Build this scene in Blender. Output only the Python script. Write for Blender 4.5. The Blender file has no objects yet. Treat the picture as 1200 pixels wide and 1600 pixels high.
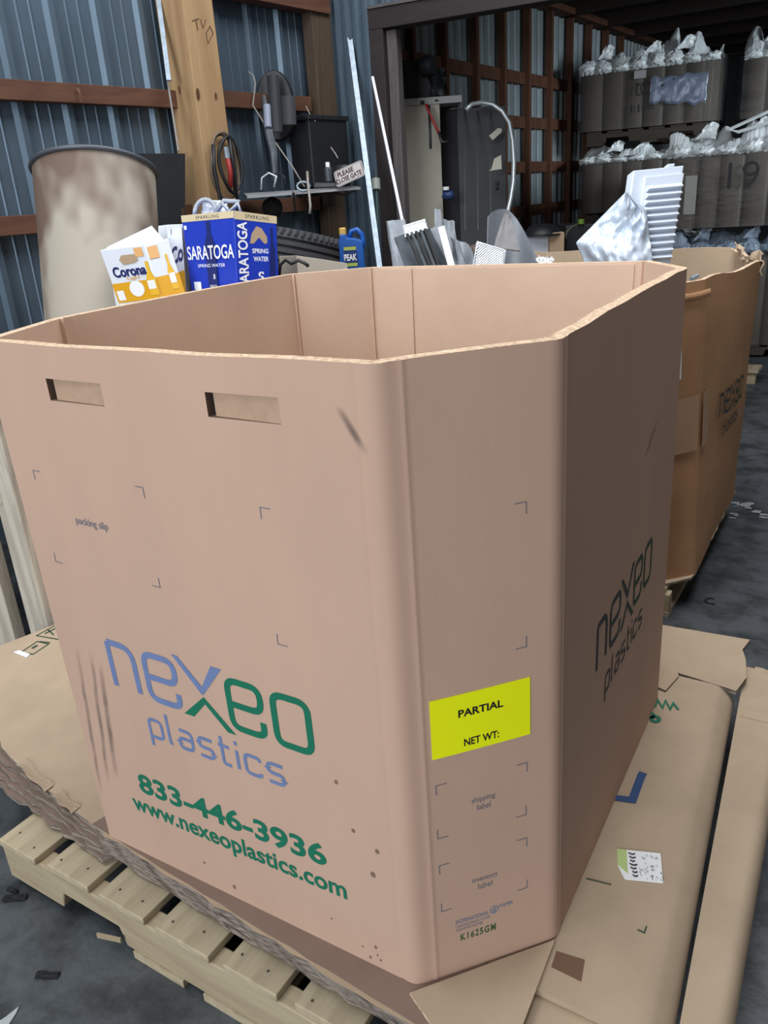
import bpy, bmesh, math, random
from mathutils import Vector, Matrix, noise
from math import sin, cos, pi, radians
random.seed(7)
SC = bpy.context.scene
COL = SC.collection

# ------------------------------------------------------------------ camera
YAW, PITCH, ROLL, FPX = -0.5765, 0.3779, -0.0694, 1246.5
CAM = Vector((0.8033, -1.2581, 1.1174))
FW = Vector((sin(YAW)*cos(PITCH), cos(YAW)*cos(PITCH), -sin(PITCH)))
_r = Vector((cos(YAW), -sin(YAW), 0)); _u = _r.cross(FW)
RT = _r*cos(ROLL) + _u*sin(ROLL); UP = -_r*sin(ROLL) + _u*cos(ROLL)
cd = bpy.data.cameras.new('camera'); cam = bpy.data.objects.new('camera', cd); COL.objects.link(cam)
cd.sensor_fit = 'VERTICAL'; cd.sensor_height = 36.0; cd.sensor_width = 27.0
cd.lens = FPX*36.0/1600.0; cd.clip_start = 0.05; cd.clip_end = 200
cam.matrix_world = Matrix(((RT.x, UP.x, -FW.x, CAM.x), (RT.y, UP.y, -FW.y, CAM.y), (RT.z, UP.z, -FW.z, CAM.z), (0, 0, 0, 1)))
SC.camera = cam

# ------------------------------------------------------------------ view, world, daylight
SC.view_settings.view_transform = 'Standard'; SC.view_settings.look = 'None'
SC.view_settings.exposure = 0.0; SC.view_settings.gamma = 1.0; SC.view_settings.use_curve_mapping = False
w = bpy.data.worlds.new('world'); SC.world = w; w.use_nodes = True
w.node_tree.nodes['Background'].inputs[0].default_value = (1.0, 0.96, 0.93, 1)
w.node_tree.nodes['Background'].inputs[1].default_value = 0.15

def area(name, loc, target, sx, sy, power, col):
    l = bpy.data.lights.new(name, 'AREA'); l.shape = 'RECTANGLE'; l.size = sx; l.size_y = sy; l.energy = power; l.color = col
    o = bpy.data.objects.new(name, l); COL.objects.link(o); o.location = loc
    o.rotation_euler = (Vector(target) - Vector(loc)).to_track_quat('-Z', 'Y').to_euler()
    return o
area('loading_door_daylight', (0.5, -6.2, 2.1), (0.0, 0, 0.8), 2.4, 2.8, 295, (0.90, 0.95, 1.0))
area('skylight_daylight', (-1.2, -1.2, 3.9), (-0.1, 0.1, 0.3), 2.6, 2.4, 122, (0.95, 0.98, 1.0))
area('skylight_daylight', (0.1, 1.3, 3.95), (0.1, 1.3, 0), 2.4, 3.6, 175, (0.97, 0.98, 1.0))
area('side_door_daylight', (3.6, 4.3, 2.2), (0.1, 6.4, 1.1), 1.4, 1.2, 34, (0.80, 0.92, 1.0)).data.spread = radians(62)

FLOOR = -0.197

# ------------------------------------------------------------------ measuring helpers
def ray(x, y): return FW + RT*((x-600)/FPX) - UP*((y-800)/FPX)
def atz(x, y, z): d = ray(x, y); return CAM + d*((z-CAM.z)/d.z)
def atd(x, y, t): return CAM + ray(x, y)*t
def onv(x, y, p, az):
    n = Vector((-sin(radians(az)), cos(radians(az)), 0)); d = ray(x, y)
    return CAM + d*((Vector((p[0], p[1], 0))-CAM).dot(n)/d.dot(n))

# ------------------------------------------------------------------ materials
MATS = {}
def mat(name, col, rough=0.6, metal=0.0, var=0.0, scale=8.0, stretch=(1, 1, 1), bump=0.0, bscale=None, col2=None, alpha=None, emit=None, spec=0.5, detail=6, trans=0.0, lo=0.35, hi=0.65):
    if name in MATS: return MATS[name]
    m = bpy.data.materials.new(name); m.use_nodes = True; nt = m.node_tree; n = nt.nodes; L = nt.links
    b = n['Principled BSDF']; b.inputs['Base Color'].default_value = (*col, 1); b.inputs['Roughness'].default_value = rough
    b.inputs['Metallic'].default_value = metal; b.inputs['Specular IOR Level'].default_value = spec
    if alpha is not None: b.inputs['Alpha'].default_value = alpha
    if trans: b.inputs['Transmission Weight'].default_value = trans
    tc = n.new('ShaderNodeTexCoord'); mp = n.new('ShaderNodeMapping'); mp.inputs['Scale'].default_value = stretch
    L.new(tc.outputs['Object'], mp.inputs['Vector'])
    if var > 0 or col2:
        nz = n.new('ShaderNodeTexNoise'); nz.inputs['Scale'].default_value = scale; nz.inputs['Detail'].default_value = detail
        nz.inputs['Roughness'].default_value = 0.65
        L.new(mp.outputs['Vector'], nz.inputs['Vector'])
        mr = n.new('ShaderNodeMapRange'); mr.inputs['From Min'].default_value = lo; mr.inputs['From Max'].default_value = hi
        L.new(nz.outputs['Fac'], mr.inputs['Value'])
        mx = n.new('ShaderNodeMix'); mx.data_type = 'RGBA'; L.new(mr.outputs['Result'], mx.inputs['Factor'])
        c2 = col2 if col2 else tuple(c*(1-var) for c in col)
        mx.inputs['A'].default_value = (*c2, 1); mx.inputs['B'].default_value = (*col, 1)
        L.new(mx.outputs['Result'], b.inputs['Base Color'])
    if bump > 0:
        n2 = n.new('ShaderNodeTexNoise'); n2.inputs['Scale'].default_value = bscale or scale*3; n2.inputs['Detail'].default_value = 5
        L.new(mp.outputs['Vector'], n2.inputs['Vector'])
        bp = n.new('ShaderNodeBump'); bp.inputs['Strength'].default_value = bump; bp.inputs['Distance'].default_value = 0.004
        L.new(n2.outputs['Fac'], bp.inputs['Height']); L.new(bp.outputs['Normal'], b.inputs['Normal'])
    MATS[name] = m; return m

def wood(name, ca, cb, axis='x', scale=5.0, rough=0.75, knots=True):
    if name in MATS: return MATS[name]
    m = bpy.data.materials.new(name); m.use_nodes = True; nt = m.node_tree; n = nt.nodes; L = nt.links
    b = n['Principled BSDF']; b.inputs['Roughness'].default_value = rough
    tc = n.new('ShaderNodeTexCoord'); mp = n.new('ShaderNodeMapping')
    s = {'x': (0.12, 1, 1), 'y': (1, 0.12, 1), 'z': (1, 1, 0.12)}[axis]; mp.inputs['Scale'].default_value = s
    L.new(tc.outputs['Object'], mp.inputs['Vector'])
    nz = n.new('ShaderNodeTexNoise'); nz.inputs['Scale'].default_value = scale; nz.inputs['Detail'].default_value = 2; nz.inputs['Distortion'].default_value = 0.6
    L.new(mp.outputs['Vector'], nz.inputs['Vector'])
    mu = n.new('ShaderNodeMath'); mu.operation = 'MULTIPLY'; mu.inputs[1].default_value = 13.0; L.new(nz.outputs['Fac'], mu.inputs[0])
    fr = n.new('ShaderNodeMath'); fr.operation = 'PINGPONG'; fr.inputs[1].default_value = 1.0; L.new(mu.outputs[0], fr.inputs[0])
    n3 = n.new('ShaderNodeTexNoise'); n3.inputs['Scale'].default_value = scale*22; L.new(mp.outputs['Vector'], n3.inputs['Vector'])
    ad = n.new('ShaderNodeMath'); ad.operation = 'MULTIPLY_ADD'; ad.inputs[1].default_value = 0.55; L.new(fr.outputs[0], ad.inputs[0]); 
    m3 = n.new('ShaderNodeMath'); m3.operation = 'MULTIPLY'; m3.inputs[1].default_value = 0.6; L.new(n3.outputs['Fac'], m3.inputs[0]); L.new(m3.outputs[0], ad.inputs[2])
    mx = n.new('ShaderNodeMix'); mx.data_type = 'RGBA'; L.new(ad.outputs[0], mx.inputs['Factor'])
    mx.inputs['A'].default_value = (*ca, 1); mx.inputs['B'].default_value = (*cb, 1)
    L.new(mx.outputs['Result'], b.inputs['Base Color'])
    bp = n.new('ShaderNodeBump'); bp.inputs['Strength'].default_value = 0.3; bp.inputs['Distance'].default_value = 0.002
    L.new(n3.outputs['Fac'], bp.inputs['Height']); L.new(bp.outputs['Normal'], b.inputs['Normal'])
    MATS[name] = m; return m

CB = (0.54, 0.362, 0.272)
M_card = mat('kraft_cardboard', CB, 0.8, var=0.07, scale=4.5, bump=0.04, bscale=160, spec=0.25, stretch=(1, 1, 0.35))
M_cardin = mat('kraft_cardboard_inside', (0.70, 0.52, 0.40), 0.8, var=0.10, scale=4, bump=0.08, bscale=100, spec=0.2)
M_edge = mat('corrugated_cut_edge', (0.78, 0.60, 0.44), 0.9, col2=(0.40, 0.27, 0.17), scale=150, bump=0.6, bscale=160, spec=0.1)
M_flat = mat('flattened_cardboard', (0.46, 0.355, 0.25), 0.85, var=0.14, scale=5, bump=0.08, bscale=90, spec=0.2)
M_flatedge = mat('worn_cardboard_edge', (0.40, 0.34, 0.29), 0.95, col2=(0.09, 0.07, 0.055), scale=55, stretch=(0.6, 0.6, 4.0), bump=0.9, bscale=120, spec=0.1)
M_brownliner = mat('brown_sheet', (0.23, 0.16, 0.125), 0.6, var=0.15, scale=5, spec=0.4)
M_blue = mat('blue_ink', (0.15, 0.21, 0.40), 0.7, var=0.12, scale=60)
M_green = mat('green_ink', (0.0, 0.155, 0.085), 0.7, var=0.10, scale=60)
M_grayink = mat('faded_gray_ink', (0.17, 0.17, 0.20), 0.8)
M_greenink = mat('stamped_green_ink', (0.05, 0.11, 0.035), 0.8)
M_ltblue = mat('faded_blue_ink', (0.25, 0.25, 0.33), 0.8)
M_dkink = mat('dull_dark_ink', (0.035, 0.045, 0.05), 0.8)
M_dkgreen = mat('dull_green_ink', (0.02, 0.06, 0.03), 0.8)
M_yellow = mat('fluorescent_yellow_paper', (0.93, 0.99, 0.0), 0.55, var=0.03, scale=6)
M_black = mat('black_ink', (0.01, 0.01, 0.012), 0.6)
M_white = mat('white_paper', (0.85, 0.86, 0.88), 0.6)
M_spot = mat('oily_spot', (0.20, 0.13, 0.09), 0.8)
M_pal = wood('pallet_pine_y', (0.27, 0.205, 0.13), (0.50, 0.42, 0.285), 'y', 4)
M_palx = wood('pallet_pine_x', (0.30, 0.23, 0.14), (0.50, 0.42, 0.285), 'x', 4)
M_weather = wood('weathered_board_z', (0.34, 0.29, 0.23), (0.66, 0.60, 0.50), 'z', 7)
M_post = wood('yellow_pine_post', (0.27, 0.155, 0.07), (0.44, 0.29, 0.15), 'z', 3.5)
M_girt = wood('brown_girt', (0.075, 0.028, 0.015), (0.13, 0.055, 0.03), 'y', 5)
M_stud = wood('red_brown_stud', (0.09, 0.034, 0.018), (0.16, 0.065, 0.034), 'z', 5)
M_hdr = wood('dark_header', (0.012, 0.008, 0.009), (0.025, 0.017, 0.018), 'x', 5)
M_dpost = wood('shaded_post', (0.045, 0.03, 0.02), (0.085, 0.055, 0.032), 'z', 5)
M_graywood = wood('gray_post', (0.055, 0.048, 0.050), (0.10, 0.09, 0.092), 'z', 6)
M_bench = wood('bench_top', (0.18, 0.12, 0.07), (0.33, 0.24, 0.15), 'x', 5)
M_steel = mat('galvanised_siding', (0.11, 0.158, 0.208), 0.42, 0.5, var=0.15, scale=9, bump=0.03, bscale=40, stretch=(1, 1, .4))
M_rod = mat('galvanised_rod', (0.36, 0.44, 0.52), 0.45, 0.5, var=0.3, scale=40)
M_dark = mat('black_plastic', (0.012, 0.013, 0.016), 0.5)
M_darkboard = mat('black_board', (0.016, 0.019, 0.024), 0.7, var=0.3, scale=4)
M_concrete = mat('concrete', (0.075, 0.085, 0.094), 0.5, col2=(0.026, 0.031, 0.034), scale=9, bump=0.6, bscale=30, detail=14, lo=0.38, hi=0.58)
M_ceil = mat('dark_underside', (0.030, 0.018, 0.013), 0.8, var=0.3, scale=3)
M_scrap = mat('dull_sheet_metal', (0.30, 0.33, 0.37), 0.45, 0.6, var=0.35, scale=12)
M_scrapd = mat('dark_sheet_metal', (0.10, 0.115, 0.135), 0.5, 0.4, var=0.4, scale=20)
M_foil = mat('crumpled_foil', (0.70, 0.80, 0.93), 0.38, 0.12, var=0.30, scale=16, bump=0.3, bscale=45)
M_louver = mat('white_plastic', (0.62, 0.69, 0.80), 0.45)
M_wrap = mat('clear_film_bag', (0.88, 0.92, 0.93), 0.3, var=0.12, scale=14, bump=0.5, bscale=30, spec=0.8)
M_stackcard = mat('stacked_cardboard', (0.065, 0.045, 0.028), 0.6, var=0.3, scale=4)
M_stretch = mat('stretch_film', (0.4, 0.43, 0.45), 0.22, alpha=0.06, bump=1.0, bscale=9, stretch=(1, 1, 3), spec=.6)
M_hose = mat('silver_hose', (0.5, 0.55, 0.58), 0.4, 0.6)
M_beige = mat('beige_cabinet', (0.42, 0.40, 0.33), 0.6, var=0.1, scale=3)
M_locker = mat('gray_locker', (0.065, 0.07, 0.078), 0.6, var=0.2, scale=4)
M_rubber = mat('tire_rubber', (0.055, 0.058, 0.066), 0.7, var=0.3, scale=20)
M_bluejug = mat('blue_jug', (0.01, 0.10, 0.42), 0.35)
M_gold = mat('gold_cap', (0.65, 0.42, 0.10), 0.4)
M_red = mat('red_handle', (0.30, 0.02, 0.02), 0.5)
M_tape = mat('packing_tape', (0.50, 0.315, 0.19), 0.3, spec=0.6)
M_card2 = mat('orange_kraft', (0.52, 0.29, 0.15), 0.7, var=0.15, scale=5, spec=0.3)

# ------------------------------------------------------------------ mesh helpers
class MB:
    def __init__(s): s.v = []; s.f = []; s.m = []
    def add(s, vs, fs, mi=0):
        o = len(s.v); s.v += [tuple(v) for v in vs]
        for f in fs: s.f.append(tuple(i+o for i in f)); s.m.append(mi)
    def hexa(s, p, mi=0):            # 4 bottom (ccw), 4 top
        s.add(p, [(0, 3, 2, 1), (4, 5, 6, 7), (0, 1, 5, 4), (1, 2, 6, 5), (2, 3, 7, 6), (3, 0, 4, 7)], mi)
    def box(s, x0, x1, y0, y1, z0, z1, mi=0):
        s.hexa([(x0, y0, z0), (x1, y0, z0), (x1, y1, z0), (x0, y1, z0), (x0, y0, z1), (x1, y0, z1), (x1, y1, z1), (x0, y1, z1)], mi)
    def beam(s, a, b, w, h, up=(0, 0, 1), mi=0):
        a = Vector(a); b = Vector(b); d = (b-a).normalized(); u = Vector(up)
        x = d.cross(u)
        if x.length < 1e-4: x = d.cross(Vector((1, 0, 0)))
        x.normalize(); u = x.cross(d).normalized(); x *= w/2; u *= h/2
        s.hexa([a-x-u, a+x-u, b+x-u, b-x-u, a-x+u, a+x+u, b+x+u, b-x+u], mi)
    def tube(s, pts, r, n=8, mi=0, closed=False):
        pts = [Vector(p) for p in pts]; N = len(pts); vs = []; prev = None
        for i, p in enumerate(pts):
            if closed: d = pts[(i+1) % N]-pts[i-1]
            else: d = pts[min(i+1, N-1)]-pts[max(i-1, 0)]
            d.normalize()
            if prev is None:
                x = d.cross(Vector((0, 0, 1)))
                if x.length < .1: x = d.cross(Vector((1, 0, 0)))
            else: x = prev - d*prev.dot(d)
            x.normalize(); prev = x; y = d.cross(x)
            rr = r[i] if isinstance(r, (list, tuple)) else r
            for k in range(n): vs.append(p+x*(rr*cos(2*pi*k/n))+y*(rr*sin(2*pi*k/n)))
        fs = []
        for i in range(N if closed else N-1):
            for k in range(n):
                a = i*n+k; b = i*n+(k+1) % n; j = ((i+1) % N)*n
                fs.append((a, b, j+(k+1) % n, j+k))
        if not closed: fs += [tuple(range(n-1, -1, -1)), tuple((N-1)*n+k for k in range(n))]
        s.add(vs, fs, mi)
    def lathe(s, prof, c=(0, 0, 0), n=32, mat4=None, mi=0):
        vs = []; 
        for (r, z) in prof:
            for k in range(n):
                v = Vector((r*cos(2*pi*k/n), r*sin(2*pi*k/n), z))
                if mat4: v = mat4 @ v
                vs.append(v+Vector(c))
        fs = []
        for i in range(len(prof)-1):
            for k in range(n): fs.append((i*n+k, i*n+(k+1) % n, (i+1)*n+(k+1) % n, (i+1)*n+k))
        s.add(vs, fs, mi)
    def prism(s, poly, z0, z1, mi=0, mside=None):
        n = len(poly); vs = [(p[0], p[1], z0) for p in poly]+[(p[0], p[1], z1) for p in poly]
        s.add(vs, [tuple(range(n-1, -1, -1)), tuple(range(n, 2*n))], mi)
        s.add(vs, [(i, (i+1) % n, n+(i+1) % n, n+i) for i in range(n)], mi if mside is None else mside)
    def grid(s, P, nu, nv, mi=0):     # P(a,b) a,b in 0..1
        vs = [P(i/nu, j/nv) for j in range(nv+1) for i in range(nu+1)]
        fs = [(j*(nu+1)+i, j*(nu+1)+i+1, (j+1)*(nu+1)+i+1, (j+1)*(nu+1)+i) for j in range(nv) for i in range(nu)]
        s.add(vs, fs, mi)
    def slab(s, P, t, nu, nv, mi=0):  # a bent sheet of thickness t, closed
        def nrm(a, b):
            e = 0.02; da = Vector(P(min(a+e, 1), b))-Vector(P(max(a-e, 0), b)); db = Vector(P(a, min(b+e, 1)))-Vector(P(a, max(b-e, 0)))
            return da.cross(db).normalized()
        A = [Vector(P(i/nu, j/nv)) for j in range(nv+1) for i in range(nu+1)]
        Nn = [nrm(i/nu, j/nv) for j in range(nv+1) for i in range(nu+1)]
        o = len(A); vs = [a+n*t/2 for a, n in zip(A, Nn)]+[a-n*t/2 for a, n in zip(A, Nn)]; W = nu+1
        fs = []
        for j in range(nv):
            for i in range(nu):
                q = (j*W+i, j*W+i+1, (j+1)*W+i+1, (j+1)*W+i); fs.append(q); fs.append(tuple(o+k for k in reversed(q)))
        bd = [i for i in range(W)]+[j*W+nu for j in range(1, nv+1)]+[nv*W+i for i in range(nu-1, -1, -1)]+[j*W for j in range(nv-1, 0, -1)]
        for k in range(len(bd)): a = bd[k]; b = bd[(k+1) % len(bd)]; fs.append((a, o+a, o+b, b))
        s.add(vs, fs, mi)
    def build(s, name, mats, parent=None, smooth=False, bevel=0.0, fixn=True):
        me = bpy.data.meshes.new(name); o = bpy.data.objects.new(name, me); COL.objects.link(o)
        org = Vector((0, 0, 0))
        if parent is None and s.v:
            xs = [v[0] for v in s.v]; ys = [v[1] for v in s.v]; zs = [v[2] for v in s.v]
            org = Vector(((min(xs)+max(xs))/2, (min(ys)+max(ys))/2, min(zs)))
        elif parent is not None: org = Vector(parent.location)
        me.from_pydata([tuple(Vector(v)-org) for v in s.v], [], s.f); me.update()
        if not isinstance(mats, (list, tuple)): mats = [mats]
        for m in mats: me.materials.append(m)
        me.polygons.foreach_set('material_index', s.m)
        if smooth: me.polygons.foreach_set('use_smooth', [True]*len(me.polygons))
        if fixn:
            bm = bmesh.new(); bm.from_mesh(me); bmesh.ops.remove_doubles(bm, verts=bm.verts, dist=1e-5); bmesh.ops.recalc_face_normals(bm, faces=bm.faces); bm.to_mesh(me); bm.free()
        if parent is None: o.location = org
        else:
            o.parent = parent
            if parent.parent is not None: o.location = (0, 0, 0)
        if bevel > 0:
            b = o.modifiers.new('bevel', 'BEVEL'); b.width = bevel; b.segments = 2; b.limit_method = 'ANGLE'
        if smooth == 'auto':
            md = o.modifiers.new('split', 'EDGE_SPLIT'); md.split_angle = radians(40)
        return o
# sub-parts: parent.location is a local (0,0,0) when the parent is itself a child; geometry is stored relative to the root
def sub(mb, name, mats, part, **k):
    root = part.parent
    o = mb.build(name, mats, root, **k); o.parent = part; return o

def tag(o, label=None, cat=None, group=None, kind=None):
    if label: o['label'] = label
    if cat: o['category'] = cat
    if group: o['group'] = group
    if kind: o['kind'] = kind
    return o
def thing(name, loc, label, cat, group=None):
    o = bpy.data.objects.new(name, None); COL.objects.link(o); o.location = loc; o.empty_display_size = 0.05
    return tag(o, label, cat, group)
def struct(o): o['kind'] = 'structure'; return o

# ------------------------------------------------------------------ lettering
def text2d(s, bold=0.0, spacing=1.0):
    cu = bpy.data.curves.new('t', 'FONT'); cu.body = s; cu.size = 1; cu.offset = bold; cu.fill_mode = 'BOTH'; cu.resolution_u = 4; cu.space_character = spacing
    o = bpy.data.objects.new('t', cu); COL.objects.link(o)
    dg = bpy.context.evaluated_depsgraph_get(); me = bpy.data.meshes.new_from_object(o.evaluated_get(dg))
    vs = [(v.co.x, v.co.y) for v in me.vertices]; fs = [tuple(p.vertices) for p in me.polygons]
    bpy.data.objects.remove(o); bpy.data.curves.remove(cu); bpy.data.meshes.remove(me)
    return vs, fs
def put_text(mb, P, s, u0, u1, v0, v1, bold=0.0, shear=0.0, mi=0, n=0.0006, flip=False, rise=0.0, spacing=1.0, base=None, rot=0):
    """fit the string's ink box into u0..u1, v0..v1 on surface P(u,v,n)"""
    vs, fs = text2d(s, bold, spacing)
    if not vs: return
    x0 = min(v[0] for v in vs); x1 = max(v[0] for v in vs); y0 = min(v[1] for v in vs); y1 = max(v[1] for v in vs)
    out = []
    for (x, y) in vs:
        a = (x-x0)/(x1-x0); b = (y-y0)/(y1-y0)
        if flip: a = 1-a; b = 1-b
        if rot == 90: a, b = 1-b, a
        out.append(P(u0+(u1-u0)*a, v0+(v1-v0)*b+rise*a, n))
    mb.add(out, fs, mi)
def ribbon(mb, P, pts, w, closed=False, mi=0, n=0.0006):
    N = len(pts); L = []; R = []
    for i, p in enumerate(pts):
        p = Vector(p)
        a = Vector(pts[i-1]) if (i > 0 or closed) else None; b = Vector(pts[(i+1) % N]) if (i < N-1 or closed) else None
        d1 = (p-a).normalized() if a is not None else (b-p).normalized(); d2 = (b-p).normalized() if b is not None else d1
        t = (d1+d2)
        if t.length < 1e-6: t = d1
        t.normalize(); nn = Vector((-t.y, t.x)); c = max(0.4, nn.dot(Vector((-d1.y, d1.x))))
        L.append(p+nn*(w/2/c)); R.append(p-nn*(w/2/c))
    vs = [P(q.x, q.y, n) for q in L]+[P(q.x, q.y, n) for q in R]
    fs = [(i, (i+1) % N, N+(i+1) % N, N+i) for i in range(N if closed else N-1)]
    mb.add(vs, fs, mi)
def arcpts(path, r=0.22, seg=5):
    """round the inner corners of a polyline given in 2D"""
    out = [path[0]]
    for i in range(1, len(path)-1):
        a, p, b = Vector(path[i-1]), Vector(path[i]), Vector(path[i+1])
        q = p+(a-p).normalized()*min(r, (a-p).length*.5); s = p+(b-p).normalized()*min(r, (b-p).length*.5)
        for k in range(seg+1):
            t = k/seg; out.append(tuple(q*(1-t)**2+p*2*t*(1-t)+s*t*t))
    out.append(path[-1]); return out
GL = {'n': [[(0, 0), (0, 1)], [(0, 1), (1, 1), (1, 0)]],
      'e': [[(0.0, .50), (1, .50), (1, 1), (0, 1), (0, 0), (1, 0), (1, .30)]],
      'o': [[(.5, 0), (0, 0), (0, 1), (1, 1), (1, 0), (.5, 0)]],
      'p': [[(0, -.55), (0, 1), (1, 1), (1, 0), (0, 0)]], 'l': [[(0, 1.6), (0, 0), (.5, 0)]],
      'a': [[(.1, 1), (1, 1), (1, 0), (0, 0), (0, .55), (1, .55)]], 's': [[(1, 1), (0, 1), (0, .5), (1, .5), (1, 0), (0, 0)]],
      't': [[(.25, 1.5), (.25, 0), (1, 0)], [(-.1, 1), (1, 1)]], 'i': [[(0, 0), (0, 1)], [(0, 1.3), (0, 1.5)]], 'c': [[(1, .8), (1, 1), (0, 1), (0, 0), (1, 0), (1, .2)]]}
def glyph(mb, P, ch, u0, u1, v0, v1, w, mi, r=0.3):
    sx = (u1-u0-w); sy = (v1-v0-w)
    for st in GL[ch]:
        q = [(u0+w/2+x*sx, v0+w/2+y*sy) for x, y in st]
        ribbon(mb, P, arcpts(q, min(sx, sy)*r) if len(q) > 2 else q, w, mi=mi)
def nexeo(mb, P, U0, U1, V0, V1, mb_mi=0, mg_mi=1, plast=True, rise=0.0):
    W = U1-U0; H = V1-V0; f = lambda x: U0+W*x
    def Q(u, v, n): return P(u, v+rise*(u-U0)/W, n)
    w = 0.028*W
    glyph(mb, Q, 'n', f(0), f(.165), V0, V1, w, mb_mi, .5); glyph(mb, Q, 'e', f(.20), f(.385), V0, V1, w, mb_mi)
    xc = f(.505); m = V0+H*.5
    def tri(pts, mi): mb.add([Q(a, b, .0006) for a, b in pts], [tuple(range(len(pts)))], mi)
    tri([(f(.375), V1+.10*H), (f(.405), V1+.10*H), (f(.508), m+.14*H), (f(.500), m-.02*H)], mb_mi)
    tri([(f(.57), V1+.10*H), (f(.62), V1+.10*H), (f(.505), m-.02*H), (f(.500), m+.10*H)], mb_mi)
    tri([(f(.385), V0-.02*H), (f(.435), V0-.02*H), (f(.512), m-.16*H), (f(.503), m-.06*H)], mg_mi)
    tri([(f(.60), V0-.10*H), (f(.64), V0-.10*H), (f(.505), m-.05*H), (f(.502), m-.17*H)], mg_mi)
    glyph(mb, Q, 'e', f(.62), f(.795), V0, V1, w, mg_mi); glyph(mb, Q, 'o', f(.825), f(1.0), V0, V1, w, mg_mi)
    if plast:
        x = f(.155); hh = H*.43; b = V0-H*.82; lw = .0155*W; cw = .085*W; gp = .022*W
        for ch, k in zip('plastics', (1, .45, 1, 1, .75, .0, 1, 1)):
            ww = max(cw*k, lw*1.0001) if ch != 'i' else lw*1.001
            glyph(mb, Q, ch, x, x+ww, b, b+hh, lw, mb_mi, .35); x += ww+gp*(1.0 if ch != 'l' else .8)

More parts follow.
